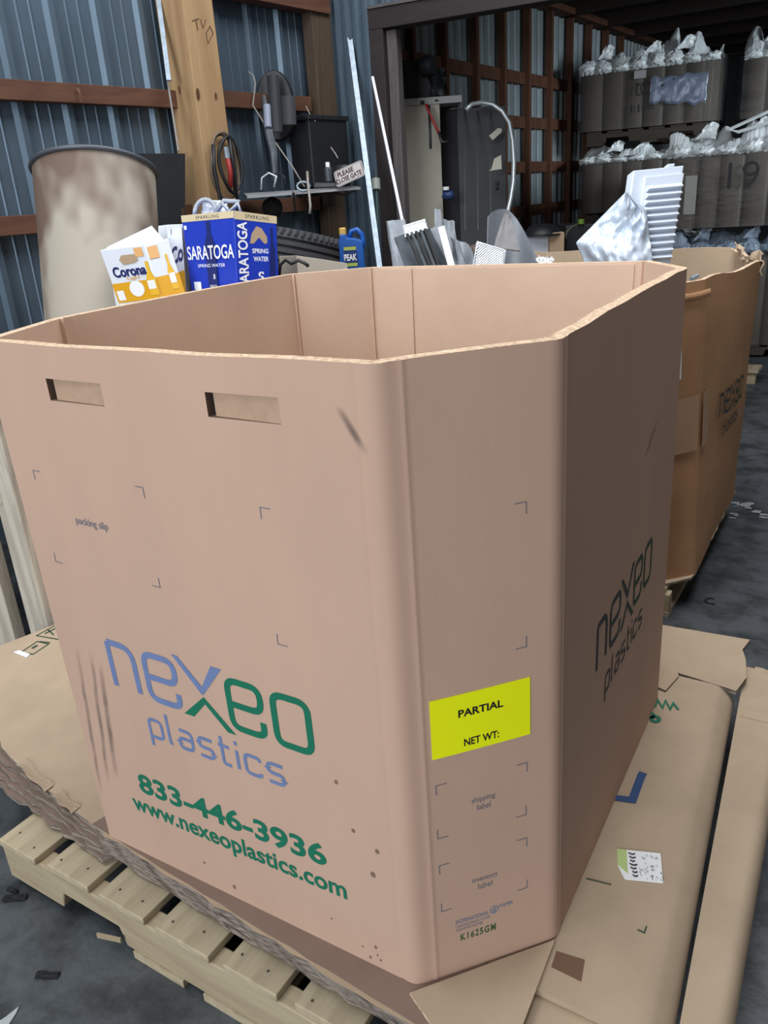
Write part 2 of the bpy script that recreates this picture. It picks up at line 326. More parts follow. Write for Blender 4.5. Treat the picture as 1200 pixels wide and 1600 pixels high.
# ------------------------------------------------------------------ octagonal bulk box
KEYS = 'ABCDEFGH'
def bulk_shell(top, bot, zt, zb, score=(), th=0.016, rc=0.016, holes=(), bulge=0.004, topfn=None, nv=14):
    """ring walls A..H (A-B is the front); returns MB with [outer, inner, edge] material slots"""
    T = [Vector(top[k]) for k in KEYS]; B = [Vector(bot[k]) for k in KEYS]
    cols = []    # (face index, s, outward offset corner flag)
    ring = []
    def pos(i, s, w):  # face i from vertex i to i+1
        a = B[i].lerp(T[i], w); b = B[(i+1) % 8].lerp(T[(i+1) % 8], w); return a.lerp(b, s)
    def nrm(i, w):
        a = B[i].lerp(T[i], w); b = B[(i+1) % 8].lerp(T[(i+1) % 8], w); d = (b-a).normalized(); return Vector((d.y, -d.x))
    for i in range(8):
        L = (B[(i+1) % 8]-B[i]).length; s0 = rc/L; s1 = 1-rc/L
        ss = {s0, s1}
        for k in range(1, 8): ss.add(s0+(s1-s0)*k/8)
        ss.update((s0+.004/L, s1-.004/L, s0+.02/L, s1-.02/L))
        for (hi, u0, u1, v0, v1) in holes:
            if hi == i: ss.update((u0/L, u1/L))
        for (si, su_, sh_) in score:
            if si == i: ss.update((su_+q_)/L for q_ in (-.008, -.004, -.002, 0, .002, .004, .008))
        for s in sorted(ss): ring.append((i, s, None))
        for k in (1, 2, 3): ring.append((i, 1.0, k/4))
    H = zt-zb; rows = {0.0, 1.0}
    for k in range(1, nv): rows.add(k/nv)
    for (hi, u0, u1, v0, v1) in holes: rows.update((v0/H, v1/H))
    rows = sorted(rows)
    def outer(c, w, inset=0.0):
        i, s, k = c
        j = (i+1) % 8
        if k is None: p = pos(i, s, w); n = nrm(i, w); p = p+n*(bulge*sin(pi*s)*sin(pi*w*.9)+sum(sh_*math.exp(-((s*(B[j]-B[i]).length-su_)/.0035)**2) for (si, su_, sh_) in score if si == i))
        else:
            L = (B[j]-B[i]).length; L2 = (B[(j+1) % 8]-B[j]).length
            a = pos(i, 1-rc/L, w); b = pos(j, rc/L2, w); c0 = pos(i, 1, w)
            p = a*(1-k)**2+c0*2*k*(1-k)+b*k*k; n = (nrm(i, w)*(1-k)+nrm(j, w)*k).normalized()
        p = p-n*inset; return p
    mb = MB(); N = len(ring); R = len(rows)
    vo = []; vi = []
    for w in rows:
        for c in ring:
            p = outer(c, w); q = outer(c, w, th+(.006 if c[2] == .5 else 0)); z = zb+H*w
            dz = 0
            if topfn and w > .9: dz = topfn(c[0], c[1] if c[2] is None else 1.0)*(w-.9)/.1
            vo.append((p.x, p.y, z+dz)); vi.append((q.x, q.y, z+dz))
    def inhole(c, c2, w, w2):
        for (hi, u0, u1, v0, v1) in holes:
            if c[0] != hi or c2[0] != hi or c[2] or c2[2]: continue
            L = (B[(hi+1) % 8]-B[hi]).length; m = (c[1]+c2[1])/2*L; h = (w+w2)/2*H
            if u0 < m < u1 and v0 < h < v1: return True
        return False
    fo = []; fi = []
    for r in range(R-1):
        for c in range(N):
            c2 = (c+1) % N; q = (r*N+c, r*N+c2, (r+1)*N+c2, (r+1)*N+c)
            if not inhole(ring[c], ring[c2], rows[r], rows[r+1]): fo.append(q)
            fi.append(tuple(reversed(q)))
    mb.add(vo, fo, 0); mb.add(vi, fi, 1)
    o = (R-1)*N
    mb.add([vo[o+c] for c in range(N)]+[vi[o+c] for c in range(N)], [(c, (c+1) % N, N+(c+1) % N, N+c) for c in range(N)], 2)
    mb.add([vo[c] for c in range(N)]+[vi[c] for c in range(N)], [(c, N+c, N+(c+1) % N, (c+1) % N) for c in range(N)], 2)
    for (hi, u0, u1, v0, v1) in holes:     # recess sides
        L = (B[(hi+1) % 8]-B[hi]).length; d = 0.011
        def hp(u, v, dd):
            p = outer((hi, u/L, None), v/H, dd); return (p.x, p.y, zb+v)
        c4 = [(u0, v0), (u1, v0), (u1, v1), (u0, v1)]
        vs = [hp(u, v, 0) for u, v in c4]+[hp(u, v, d) for u, v in c4]
        mb.add(vs, [(0, 1, 5, 4), (1, 2, 6, 5), (2, 3, 7, 6), (3, 0, 4, 7)], 3)
    def surf(i, inside=False):
        def P(u, v, n):
            L = (B[(i+1) % 8]-B[i]).length; s = u/L; w = v/H
            p = pos(i, s, w); nn = nrm(i, w); p = p+nn*(bulge*sin(pi*s)*sin(pi*w*.9))
            p = p-nn*(th+n) if inside else p+nn*n
            return (p.x, p.y, zb+v)
        return P
    return mb, surf

# ================================================================== THE SETTING
f = MB(); f.box(-6, 5, -7, 14, FLOOR-.2, FLOOR); struct(f.build('floor', M_concrete))
def siding(mb, p0, p1, z0, z1, pitch=0.23, inward=1, start=0.0, minor=True):
    p0 = Vector((p0[0], p0[1])); p1 = Vector((p1[0], p1[1])); L = (p1-p0).length; d = (p1-p0)/L; n = Vector((-d.y, d.x))*inward
    prof = [(0, 0)]; u = start
    while u < L-pitch:
        prof += [(u+.0, 0), (u+.014, .022), (u+.040, .022), (u+.054, 0)]
        if minor:
            for q in (.105, .165): prof += [(u+q, 0), (u+q+.004, .0035), (u+q+.010, .0035), (u+q+.014, 0)]
        u += pitch
    prof.append((L, 0))
    vs = []
    for z in (z0, z1):
        for (a, h) in prof: q = p0+d*a+n*h; vs.append((q.x, q.y, z))
    N = len(prof); mb.add(vs, [(i, i+1, N+i+1, N+i) for i in range(N-1)], 0)
CORNER = (-2.159, 3.021); LW = (-2.26, 1.87)
dl = Vector((cos(radians(85)), sin(radians(85))))
c2 = Vector(CORNER)
lw0 = c2-dl*7.5
m = MB(); siding(m, (lw0.x-.03, lw0.y), (c2.x-.03, c2.y+.02), FLOOR, 4.0, inward=-1); struct(m.build('wall_left', M_steel, fixn=False))
ds = Vector((cos(radians(88)), sin(radians(88)))); s1 = c2+ds*8.5
m = MB(); siding(m, (c2.x-.12, c2.y+.05), (s1.x-.12, s1.y), FLOOR, 2.6, inward=-1, pitch=.12); struct(m.build('wall_storage_left', mat('lit_siding', (.30, .35, .365), .5, .3, var=.15, scale=6), fixn=False))  # lighter siding colour stands in for light falling on the bay wall
dh = Vector((cos(radians(6)), sin(radians(6)))); dhn = Vector((-dh.y, dh.x))
def hp(u, n=0.0): q = c2+dh*u+dhn*n; return q
m = MB(); siding(m, hp(0, .02), hp(.36, .02), FLOOR, 4.0, inward=-1, pitch=.062, minor=False)
a = hp(.28, .02); b = hp(4.6, .02); siding(m, a, b, 2.07, 4.0, inward=-1, pitch=.10, minor=False); struct(m.build('wall_header', M_steel, fixn=False))
m = MB(); m.box(-3, 5, 12.0, 12.1, FLOOR, 2.6); struct(m.build('wall_back', M_locker))
# ceiling over the storage bay and the roof of the hall
m = MB(); m.prism([(-2.6, 3.3), (4.8, 4.05), (4.8, 12.2), (-2.6, 12.2)], 2.62, 2.70)
struct(m.build('ceiling_storage', M_ceil))
m = MB()
for k in range(9):
    y = 4.2+k*.85; m.box(-2.2, 4.8, y, y+.05, 2.50, 2.62)
struct(m.build('trim_1', M_ceil))
m = MB(); m.box(-3.2, 5, -7, 4.2, 4.0, 4.1); struct(m.build('ceiling', M_ceil))

# header beam and posts of the opening
def vbox(mb, u0, u1, n0, n1, z0, z1, base=hp):
    a, b, c, d = base(u0, n0), base(u1, n0), base(u1, n1), base(u0, n1)
    mb.hexa([(a.x, a.y, z0), (b.x, b.y, z0), (c.x, c.y, z0), (d.x, d.y, z0), (a.x, a.y, z1), (b.x, b.y, z1), (c.x, c.y, z1), (d.x, d.y, z1)])
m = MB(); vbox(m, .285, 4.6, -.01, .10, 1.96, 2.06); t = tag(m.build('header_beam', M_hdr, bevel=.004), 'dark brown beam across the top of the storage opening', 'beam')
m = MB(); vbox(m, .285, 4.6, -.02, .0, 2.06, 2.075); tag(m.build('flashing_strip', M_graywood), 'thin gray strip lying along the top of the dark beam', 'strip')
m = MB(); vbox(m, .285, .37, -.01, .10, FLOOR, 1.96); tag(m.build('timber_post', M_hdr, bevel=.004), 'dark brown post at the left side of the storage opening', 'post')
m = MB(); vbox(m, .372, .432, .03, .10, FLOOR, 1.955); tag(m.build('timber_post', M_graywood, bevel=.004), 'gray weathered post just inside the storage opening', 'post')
# yellow pine post and others on the left wall
def lp(y, off=0.0):      # a point on the left wall at height-independent distance y, off into the room
    k = (y-c2.y)/dl.y; q = c2+dl*k; return Vector((q.x+off, q.y))
def lbox(mb, y0, y1, o0, o1, z0, z1, mi=0):
    a, b, c, d = lp(y0, o0), lp(y0, o1), lp(y1, o1), lp(y1, o0)
    mb.hexa([(a.x, a.y, z0), (b.x, b.y, z0), (c.x, c.y, z0), (d.x, d.y, z0), (a.x, a.y, z1), (b.x, b.y, z1), (c.x, c.y, z1), (d.x, d.y, z1)], mi)
m = MB(); lbox(m, 1.84, 2.02, .0, .17, FLOOR, 4.0)
post = thing('timber_post', (*lp(1.93, .08), FLOOR), 'light knotty pine post standing against the corrugated wall', 'post')
m.build('post_body', M_post, post, bevel=.004)
for (px_, py_, r) in ((280, 141, .012), (309, 147, .016), (337, 150, .010), (285, 330, .01)):
    m = MB(); c = onv(px_, py_, lp(1.9, .172), 85)
    m.add([(c.x+.0025, c.y+r*.7*cos(2*pi*i/12), c.z+r*1.6*sin(2*pi*i/12)) for i in range(12)], [tuple(range(12))])
    m.build('knot', mat('dark_knot', (0.10, 0.04, 0.015), .7), post, fixn=False)
m = MB(); PP = lambda u, v, n: onv(u, v, lp(1.93, .1715), 85)
ribbon(m, PP, [(322, 52), (328, 41), (333, 52), (325, 68)], 1.2, closed=True); ribbon(m, PP, [(300, 33), (311, 29)], 1.5); ribbon(m, PP, [(306, 31), (309, 47)], 1.5); ribbon(m, PP, [(313, 30), (317, 44), (322, 30)], 1.2)
m.build('grade_stamp', mat('grade_ink', (.10, .05, .025), .8), post, fixn=False)
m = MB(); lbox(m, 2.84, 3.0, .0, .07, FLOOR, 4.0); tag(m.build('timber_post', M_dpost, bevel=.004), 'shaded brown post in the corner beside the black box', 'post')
def girt(y0, y1, z0, z1, label, o1=.05):
    m = MB(); lbox(m, y0, y1, .0, o1, z0, z1); return tag(m.build('wall_girt', M_girt, bevel=.003), label, 'girt', 'horizontal girts on the corrugated wall')
girt(-1.5, 1.84, 1.56, 1.635, 'brown girt across the wall above the cardboard drum')
girt(2.02, 2.80, 1.575, 1.65, 'brown girt between the pine post and the corner post, behind the black helmet shape')
girt(-1.5, 1.84, 1.06, 1.135, 'dark lower girt crossing the wall left of the drum')
girt(2.02, 2.80, 1.06, 1.135, 'brown lower girt just under the cluttered shelf')
girt(2.02, 2.98, 2.06, 2.14, 'dark girt at the top of the wall between the two posts', .09)
# nail hanging off the girt
m = MB(); q = onv(122, 146, lp(1.3, .06), 85); m.tube([q+Vector((0, 0, .02)), q+Vector((.012, 0, 0)), q+Vector((.004, .004, -.03))], .004, 6)
tag(m.build('bent_nail', mat('rust', (.16, .07, .03), .7)), 'small bent nail sticking out of the brown girt above the drum', 'nail')

# studs of the storage bay
def sp(y, off=0.0): k = (y-c2.y)/ds.y; q = c2+ds*k; return Vector((q.x+off, q.y))
ORD = ['first', 'second', 'third', 'fourth', 'fifth', 'sixth', 'seventh', 'eighth', 'ninth', 'tenth', 'eleventh', 'twelfth']
ys = [3.62, 4.06]+[4.50+.475*k for k in range(9)]
m0 = None
for i, y in enumerate(ys):
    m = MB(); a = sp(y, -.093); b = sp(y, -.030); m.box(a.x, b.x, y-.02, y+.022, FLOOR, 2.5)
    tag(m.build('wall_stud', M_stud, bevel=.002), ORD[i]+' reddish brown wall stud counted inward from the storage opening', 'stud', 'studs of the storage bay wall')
for j, z in enumerate((0.90, 1.26, 1.615, 1.95)):
    for i in range(len(ys)-1):
        m = MB(); y0, y1 = ys[i]+.022, ys[i+1]-.02; a = sp((y0+y1)/2, -.09); m.box(a.x, a.x+.03, y0, y1, z-.045, z+.045)
        tag(m.build('wall_blocking', M_stud, bevel=.002), 'cross piece of the '+('lowest', 'second lowest', 'second highest', 'topmost')[j]+' row in the '+ORD[i]+' gap between the storage bay studs', 'cross piece', 'cross pieces between the storage bay studs')
m = MB(); a = sp(3.3, -.09); b = sp(9.2, .035); m.hexa([(a.x, 3.3, 2.5), (a.x+.125, 3.3, 2.5), (b.x, 9.2, 2.5), (b.x-.125, 9.2, 2.5), (a.x, 3.3, 2.55), (a.x+.125, 3.3, 2.55), (b.x, 9.2, 2.55), (b.x-.125, 9.2, 2.55)])
tag(m.build('top_plate', M_stud), 'brown timber plate running along the top of the studs', 'top plate')

# ================================================================== THE BIG BOX
top1 = dict(A=(-.381, -.540), B=(.338, -.542), C=(.484, -.368), D=(.457, .402), E=(.349, .554), F=(-.33, .51), G=(-.487, .366), H=(-.474, -.338))
bot1 = dict(A=(-.345, -.549), B=(.335, -.537), C=(.489, -.360), D=(.470, .359), E=(.335, .52), F=(-.34, .51), G=(-.48, .36), H=(-.475, -.37))
box = thing('bulk_box', (0, 0, 0), 'large open octagonal cardboard bulk box with yellow label, standing in the foreground on the pallet', 'cardboard box')
def wav(i, s): 
    return {0: -.002*sin(pi*s)+.0008*sin(17*s), 1: .001*sin(pi*s), 2: .003*sin(pi*s)+.001*sin(31*s), 6: .002*sin(pi*s)}.get(i, 0)
mb, S1 = bulk_shell(top1, bot1, .95, 0.0, th=.019, rc=.013, bulge=.0015, score=((1, .032, .0011), (0, .655, -.0007), (0, .012, -.0008), (2, .018, .0012)), holes=((0, .137, .250, .868, .901), (0, .437, .549, .870, .903)), topfn=wav)
mb.build('box_wall', [M_card, M_cardin, M_edge, mat('hole_side', (.20, .13, .09), .9)], box, smooth='auto', fixn=False)
AB, BC, CDf = S1(0), S1(1), S1(2); EFi = S1(4, True)
for k, (u0, u1, v0, v1) in enumerate(((.137, .250, .868, .901), (.437, .549, .870, .903))):
    m = MB(); n = 9
    m.slab(lambda a, b: AB(u0+.008+(u1-u0-.008)*a, v0+(v1-v0)*b, -.0075+.0035*a+.0004*sin(a*60)), .003, 24, 2)
    m.build('handle_flap', mat('flap_card', (.47, .32, .22), .85, var=.15, scale=30), box)
    m = MB(); m.slab(lambda a, b: AB(u0-.002+(.012)*a, v0+(v1-v0)*b, -.012), .001, 2, 2); m.build('handle_gap_shade', M_black, box)  # black slab painted in for the shade of the gap beside the flap
# panel joint inside the back wall
Lb = (Vector(bot1['F'])-Vector(bot1['E'])).length
su = .553
m = MB(); m.slab(lambda a, b: EFi(.03+(su-.0025-.03)*a, .05+.895*b, .0018), .0034, 2, 2); m.slab(lambda a, b: EFi(su+.0025+(Lb-.03-su)*a, .05+.895*b, .0018), .0034, 2, 2)
m.build('inner_joint_panel', M_cardin, box)
# lettering on the front
m = MB(); nexeo(m, AB, .129, .540, .372, .468, 0, 1, rise=.004); m.build('logo_print', [M_blue, M_green], box, fixn=False)
m = MB(); put_text(m, AB, '833-446-3936', .131, .535, .154, .198, bold=.028, rise=.014); m.build('phone_number_print', M_green, box, fixn=False)
m = MB(); put_text(m, AB, 'www.nexeoplastics.com', .101, .566, .094, .141, bold=.022, rise=.013); m.build('website_print', M_green, box, fixn=False)
def bracket(mb, P, u, v, du, dv, w=.0014, L=.016, mi=0):
    ribbon(mb, P, [(u+du*L, v), (u, v), (u, v+dv*L)], w, mi=mi)
m = MB()
for (u, v, du, dv) in ((.054, .749, 1, -1), (.294, .754, -1, -1), (.500, .756, 1, -1), (.054, .591, 1, 1), (.289, .595, -1, 1), (.499, .554, 1, 1)): bracket(m, AB, u, v, du, dv)
put_text(m, AB, 'packing slip', .130, .202, .668, .684, bold=.01, mi=0)
for (u, v, du, dv) in ((.186, .758, -1, -1), (.185, .553, -1, 1), (.046, .367, 1, -1), (.185, .364, -1, -1), (.045, .274, 1, 1), (.183, .271, -1, 1), (.045, .224, 1, -1), (.184, .227, -1, -1), (.045, .135, 1, 1), (.184, .129, -1, 1)): bracket(m, BC, u, v, du, dv)
put_text(m, BC, 'shipping', .098, .134, .317, .329, bold=.0); put_text(m, BC, 'label', .106, .127, .305, .315)
put_text(m, BC, 'inventory', .095, .136, .169, .181); put_text(m, BC, 'label', .104, .127, .157, .167)
m.build('guide_mark_print', M_grayink, box, fixn=False)
m = MB(); put_text(m, BC, 'INTERNATIONAL', .066, .120, .100, .108, bold=.02)
put_text(m, BC, 'PAPER', .137, .160, .106, .113, bold=.02)
put_text(m, BC, 'CONTAINER DIVISION OF PAPER', .066, .122, .092, .097); put_text(m, BC, 'MADE WITH RECYCLED FIBER', .066, .110, .085, .090)
cc = [(.129+.0065*cos(t*pi/12), .106+.0065*sin(t*pi/12)) for t in range(24)]; ribbon(m, BC, cc, .002, closed=True)
ribbon(m, BC, [(.129, .101), (.129, .111)], .0025); ribbon(m, BC, [(.125, .107), (.129, .103), (.133, .107)], .0018)
m.build('maker_print', M_ltblue, box, fixn=False)
m = MB(); put_text(m, BC, 'K1625GM', .073, .131, .064, .078, bold=.02, spacing=1.25); m.build('code_stamp', M_greenink, box, fixn=False)
m = MB(); nexeo(m, CDf, .177, .545, .385, .475, 0, 1); m.build('side_logo_print', [M_dkink, M_dkgreen], box, fixn=False)
# yellow label
m = MB(); 
def rr(u0, u1, v0, v1, r):
    out = []
    for (cu, cv, a0) in ((u1-r, v1-r, 0), (u0+r, v1-r, 90), (u0+r, v0+r, 180), (u1-r, v0+r, 270)):
        for k in range(5): t = radians(a0+k*22.5); out.append((cu+r*cos(t), cv+r*sin(t)))
    return out
m.slab(lambda a, b: Vector(BC(.043+.147*a, .412+.093*b, .0009)), .0008, 10, 6)
st = m.build('yellow_label', M_yellow, box, fixn=False)
m = MB(); put_text(m, BC, 'PARTIAL', .0825, .1485, .4695, .4815, bold=.026, n=.0018); sub(m, 'label_text', M_black, st, fixn=False)
m = MB(); put_text(m, BC, 'NET WT:', .0895, .1415, .4215, .4335, bold=.02, n=.0018); sub(m, 'label_text', M_black, st, fixn=False)
# specks and scuffs on the front
m = MB()
for (u, v, r) in ((.570, .345, .004), (.591, .265, .004), (.629, .243, .0045), (.618, .194, .0055), (.610, .042, .0035), (.617, .018, .0025), (.598, .014, .003), (.259, .05, .003), (.323, .025, .0045), (.585, .03, .002), (.53, .06, .002), (.612, .026, .002)):
    m.add([AB(u+r*.8*cos(k*pi/5), v+r*sin(k*pi/5), .0005) for k in range(10)], [tuple(range(10))])
m.build('speck', M_spot, box, fixn=False)
ms = bpy.data.materials.new('rub_mark'); ms.use_nodes = True; nt = ms.node_tree; b = nt.nodes['Principled BSDF']
b.inputs['Base Color'].default_value = (.10, .085, .08, 1); b.inputs['Roughness'].default_value = .9
uvn = nt.nodes.new('ShaderNodeUVMap'); uvn.uv_map = 'UVMap'; sx = nt.nodes.new('ShaderNodeSeparateXYZ'); nt.links.new(uvn.outputs[0], sx.inputs[0])
def mth(op, a, b_=None):
    n_ = nt.nodes.new('ShaderNodeMath'); n_.operation = op
    for i_, x_ in enumerate((a, b_)):
        if x_ is None: continue
        if isinstance(x_, (int, float)): n_.inputs[i_].default_value = x_
        else: nt.links.new(x_, n_.inputs[i_])
    return n_.outputs[0]
def hump(s): return mth('MULTIPLY', mth('MULTIPLY', s, mth('SUBTRACT', 1.0, s)), 4.0)
nz = nt.nodes.new('ShaderNodeTexNoise'); nz.inputs['Scale'].default_value = 38; tc = nt.nodes.new('ShaderNodeTexCoord'); nt.links.new(tc.outputs['Object'], nz.inputs['Vector'])
al = mth('MULTIPLY', mth('MULTIPLY', mth('POWER', hump(sx.outputs[0]), 2.0), hump(sx.outputs[1])), mth('MULTIPLY', nz.outputs['Fac'], .72)); nt.links.new(al, b.inputs['Alpha'])
def scuff(P, path, w, parent):
    o = len(path); me = bpy.data.meshes.new('rub_mark'); vs = []; fs = []
    for (u, v) in path: vs += [P(u-w, v, .0005), P(u, v, .0005), P(u+w, v, .0005)]
    for i in range(o-1): fs += [(3*i, 3*i+1, 3*i+4, 3*i+3), (3*i+1, 3*i+2, 3*i+5, 3*i+4)]
    me.from_pydata(vs, [], fs); ul = me.uv_layers.new(name='UVMap'); 
    for p in me.polygons:
        for li in p.loop_indices:
            vi = me.loops[li].vertex_index; ul.data[li].uv = ((vi % 3)/2, (vi//3)/(o-1))
    me.materials.append(ms); ob = bpy.data.objects.new('rub_mark', me); COL.objects.link(ob); ob.parent = parent; return ob
def lerp2(a, b, n, j=.0): return [(a[0]+(b[0]-a[0])*i/n+random.uniform(-j, j), a[1]+(b[1]-a[1])*i/n) for i in range(n+1)]
scuff(AB, lerp2((.052, .435), (.012, .10), 10, .0015), .007, box); scuff(AB, lerp2((.088, .435), (.040, .13), 10, .0015), .007, box)
scuff(AB, lerp2((.106, .42), (.07, .16), 8, .001), .009, box)
scuff(AB, lerp2((.630, .900), (.662, .845), 6), .008, box); scuff(CDf, [(.44, .66), (.48, .685), (.53, .71)], .02, box)
# loose bottom flap under the clipped corner
m = MB(); m.prism([(.333, -.556), (.490, -.366), (.499, -.52), (.502, -.64), (.42, -.602)], .0005, .006, 0, 1); m.build('bottom_flap', [M_flat, M_edge], box)

# ================================================================== FLATTENED SHEETS AND PALLET
def ragged(a, b, n, j):
    out = []
    for i in range(n+1):
        t = i/n; out.append((a[0]+(b[0]-a[0])*t+random.uniform(-j, j)*.4, a[1]+(b[1]-a[1])*t+random.uniform(-j, j)))
    return out
lab = ['top flattened sheet under the big box, its printed left end bare', 'second worn flattened sheet down in the layered stack under the big box', 'third flattened sheet down in the layered stack under the big box', 'fourth flattened sheet down, frayed along its front edge', 'lowest flattened sheet, lying right on the pallet boards']
zt = -.0006; sheets = []
for i in range(5):
    th = .0125; ol = -i*.011; orr = i*.005
    random.seed(40+i)
    fr = ragged((-1.13+i*.02, -.285+ol), (-.80, -.476+ol), 5, .004)+ragged((-.79, -.480+ol), (-.36, -.552+ol*.3), 17, .005)+ragged((-.35, -.553+orr*.3), (.40, -.600+orr), 22, .0035)
    poly = fr+[(.41, -.40), (.36, .30), (-.9, .35), (-1.165+i*.02, .0), (-1.22+i*.02, -.2)]
    m = MB(); m.prism(poly, zt-th+.0008, zt, 0, 1)
    o = m.build('flattened_carton', [M_flat if i == 0 else M_brownliner, M_flatedge]); tag(o, lab[i], 'flattened box', 'flattened sheets between the big box and the pallet')
    sheets.append(o); zt -= th
# curled torn strips on the front edge, children of the sheet they tore from
root = sheets[0]
def zplane(z):
    return lambda u, v, n: Vector((u, v, z+n))
random.seed(5)
for (x0, x1, y0_, y1_, zz) in ((-.70, -.565, -.492, -.520, .001), (-.54, -.46, -.520, -.535, .0)):
    m = MB()
    m.slab(lambda a, b: Vector((x0+(x1-x0)*a, y0_+(y1_-y0_)*a+.022*b-.012+.003*sin(9*a), zz+.0015+.007*sin(pi*a)**.5*(1-b)**1.5+.001*noise.noise(Vector((a*9, b*4, x0*9))))), .0016, 20, 5)
    o = m.build('torn_strip', [M_flat], None); o.location = o.location-root.location; o.parent = root

# dark liner strip on the top sheet beneath the front of the box is the top sheet of brown paper
m = MB(); m.prism(ragged((-.40, -.545), (.40, -.594), 20, .0015)+[(.42, -.45), (-.38, -.45)], -.0004, .0001)
tag(m.build('brown_paper_sheet', M_brownliner), 'dark brown paper edge showing under the front bottom edge of the big box', 'paper sheet')
# marks printed on the left sheet
def onz(z):
    return lambda x, y: atz(x, y, z)
Zt = .0004
def polyprint(mb, pts, wpx, closed=False):
    P = [atz(x, y, Zt) for x, y in pts]; ribbon(mb, lambda u, v, n: (u, v, Zt), [(p.x, p.y) for p in P], wpx, closed=closed)
m = MB()
polyprint(m, [(33, 1019), (58, 1002), (76, 1006), (52, 1022)], .004, True); polyprint(m, [(57, 993), (90, 975), (96, 985), (92, 999)], .004, True)
polyprint(m, [(70, 990), (88, 981)], .006); polyprint(m, [(74, 983), (84, 992)], .004); polyprint(m, [(50, 1013), (58, 1008)], .009); polyprint(m, [(62, 1002), (78, 1004)], .004)
o = m.build('handling_symbol_print', M_dkgreen, None, fixn=False); o.location = o.location-root.location; o.parent = root
m = MB(); q = [atz(*p, 0) for p in ((22, 1020), (30, 1017), (47, 1023), (42, 1028))]; m.prism([(p.x, p.y) for p in q], .0, .0025)
o = m.build('white_tag', M_white, None); o.location = o.location-root.location; o.parent = root

# right hand folded cartons
def folded(name, xr, y0, y1, x0, ztop, drop, label, mats=(None,), th=.012):
    r = thing(name, ((x0+xr(0))/2, (y0+y1)/2, ztop-th), label, 'flattened box')
    m = MB()
    def P(a, b):
        y = y0+(y1-y0)*b; xx = xr(y); 
        cr = .030
        if a < .6: x = x0+(xx-cr-x0)*(a/.6); z = ztop
        else:
            t = (a-.6)/.4; x = xx-cr+cr*sin(t*pi/2*1.0)*1.0; z = ztop-drop*(t-.15*sin(pi*t)*0) if t > .12 else ztop-drop*t*.6
        return Vector((x, y, z-th/2))
    m.slab(P, th, 20, 12); m.build('carton_panel', [M_flat], r, smooth='auto')
    return r
xr1 = lambda y: .678-.068*(y+.42)/.90
r1 = folded('folded_carton', xr1, -.455, .470, .40, -.001, .034, 'long folded carton lying flat right of the big box, with white sticker and hand slot', th=.012)
# its back panel with torn end
m = MB(); m.prism([(.36, .475), (.479, .481), (.62, .462), (.632, .53), (.617, .611), (.603, .653), (.612, .709), (.41, .693), (.36, .69)], -.011, .0005, 0, 1); m.build('end_flap', [M_flat, M_flatedge], r1)
m = MB(); m.prism([(.44, .40), (.479, .388), (.492, .462), (.475, .500), (.44, .50)], .0006, .0046, 0, 1); m.build('lifted_flap', [M_flat, M_flatedge], r1)
m = MB(); m.prism([(.497, -.380), (.541, -.374), (.548, -.412), (.500, -.410)], -.0012, -.0004); m.build('hand_slot', mat('slot_shadow', (.16, .09, .055), .9), r1)
m = MB(); q = [atz(*p, 0) for p in ((964, 1327), (1032, 1334), (1036, 1380), (976, 1374), (965, 1352))]; m.prism([(p.x, p.y) for p in q], -.0005, .0012); lb_ = m.build('paper_sticker', M_white, r1)
m = MB(); q = [atz(*p, 0) for p in ((964, 1327), (979, 1329), (981, 1366), (976, 1362), (965, 1352))]; m.prism([(p.x, p.y) for p in q], .0012, .0016); sub(m, 'green_band', mat('lime_band', (.45, .58, .22), .6), lb_)
Pz = lambda u, v, n: (u, v, .0012+n)
m = MB(); random.seed(3)
o0, ou, ov = atz(980, 1330, 0), atz(986, 1374, 0)-atz(980, 1330, 0), atz(994, 1332, 0)-atz(980, 1330, 0)
def stp(u, v, n): q = o0+ou*u+ov*v; return (q.x, q.y, .0014+n)
for k in range(7): ribbon(m, stp, [(.08+k*.13, .05+random.random()*.2), (.12+k*.13, .5), (.08+k*.13, .7+random.random()*.25)], .05)
for k in range(46):
    a = random.uniform(.05, .9); b = random.uniform(1.0, 3.5); ribbon(m, stp, [(a, b), (a+.06, b+.18*random.random())], .03, mi=1)
sub(m, 'sticker_print', [M_black, M_scrapd], lb_, fixn=False)
m = MB()
polyprint(m, [(1005, 1207), (1002, 1212), (988, 1250), (960, 1246)], .016)
m.build('blue_print', mat('blue_ink_dark', (.02, .06, .17), .7), r1, fixn=False)
m = MB(); q = [atz(*p, Zt) for p in ((1060, 1109), (1052, 1099), (1047, 1108), (1040, 1095), (1035, 1106), (1028, 1094), (1024, 1104), (1018, 1092))]; ribbon(m, Pz, [(p.x, p.y) for p in q], .0055, n=0)
for (cx_, cy_) in ((1015, 1118), (1024, 1124)):
    q = [atz(cx_+6*cos(k*pi/6), cy_+4*sin(k*pi/6), 0) for k in range(12)]; ribbon(m, Pz, [(p.x, p.y) for p in q], .008, closed=True, n=0)
m.build('green_print', M_green, r1, fixn=False)
m = MB()
for pts in (((1010, 1447), (1007, 1457), (996, 1452)), ((916, 1372), (936, 1377), (955, 1382))): polyprint(m, pts, .0022)
m.build('corner_print', M_dkgreen, r1, fixn=False)
xr2 = lambda y: .752-.03*(y+.42)/.98
r2 = thing('folded_carton', (.70, .1, -.035), 'narrow folded carton along the far right edge of the pallet', 'flattened box')
m = MB()
def P2(a, b):
    y = -.47+1.08*b; xl = .690-.062*(y+.42)/.9; xx = xr2(y)
    if a < .6: x = xl+(xx-.02-xl)*a/.6; z = -.020
    else: t = (a-.6)/.4; x = xx-.02+.02*sin(t*pi/2); z = -.020-.035*(1-cos(t*pi/2))
    return Vector((x, y, z-.006))
m.slab(P2, .012, 16, 16); m.build('carton_panel', [M_flat], r2, smooth='auto')
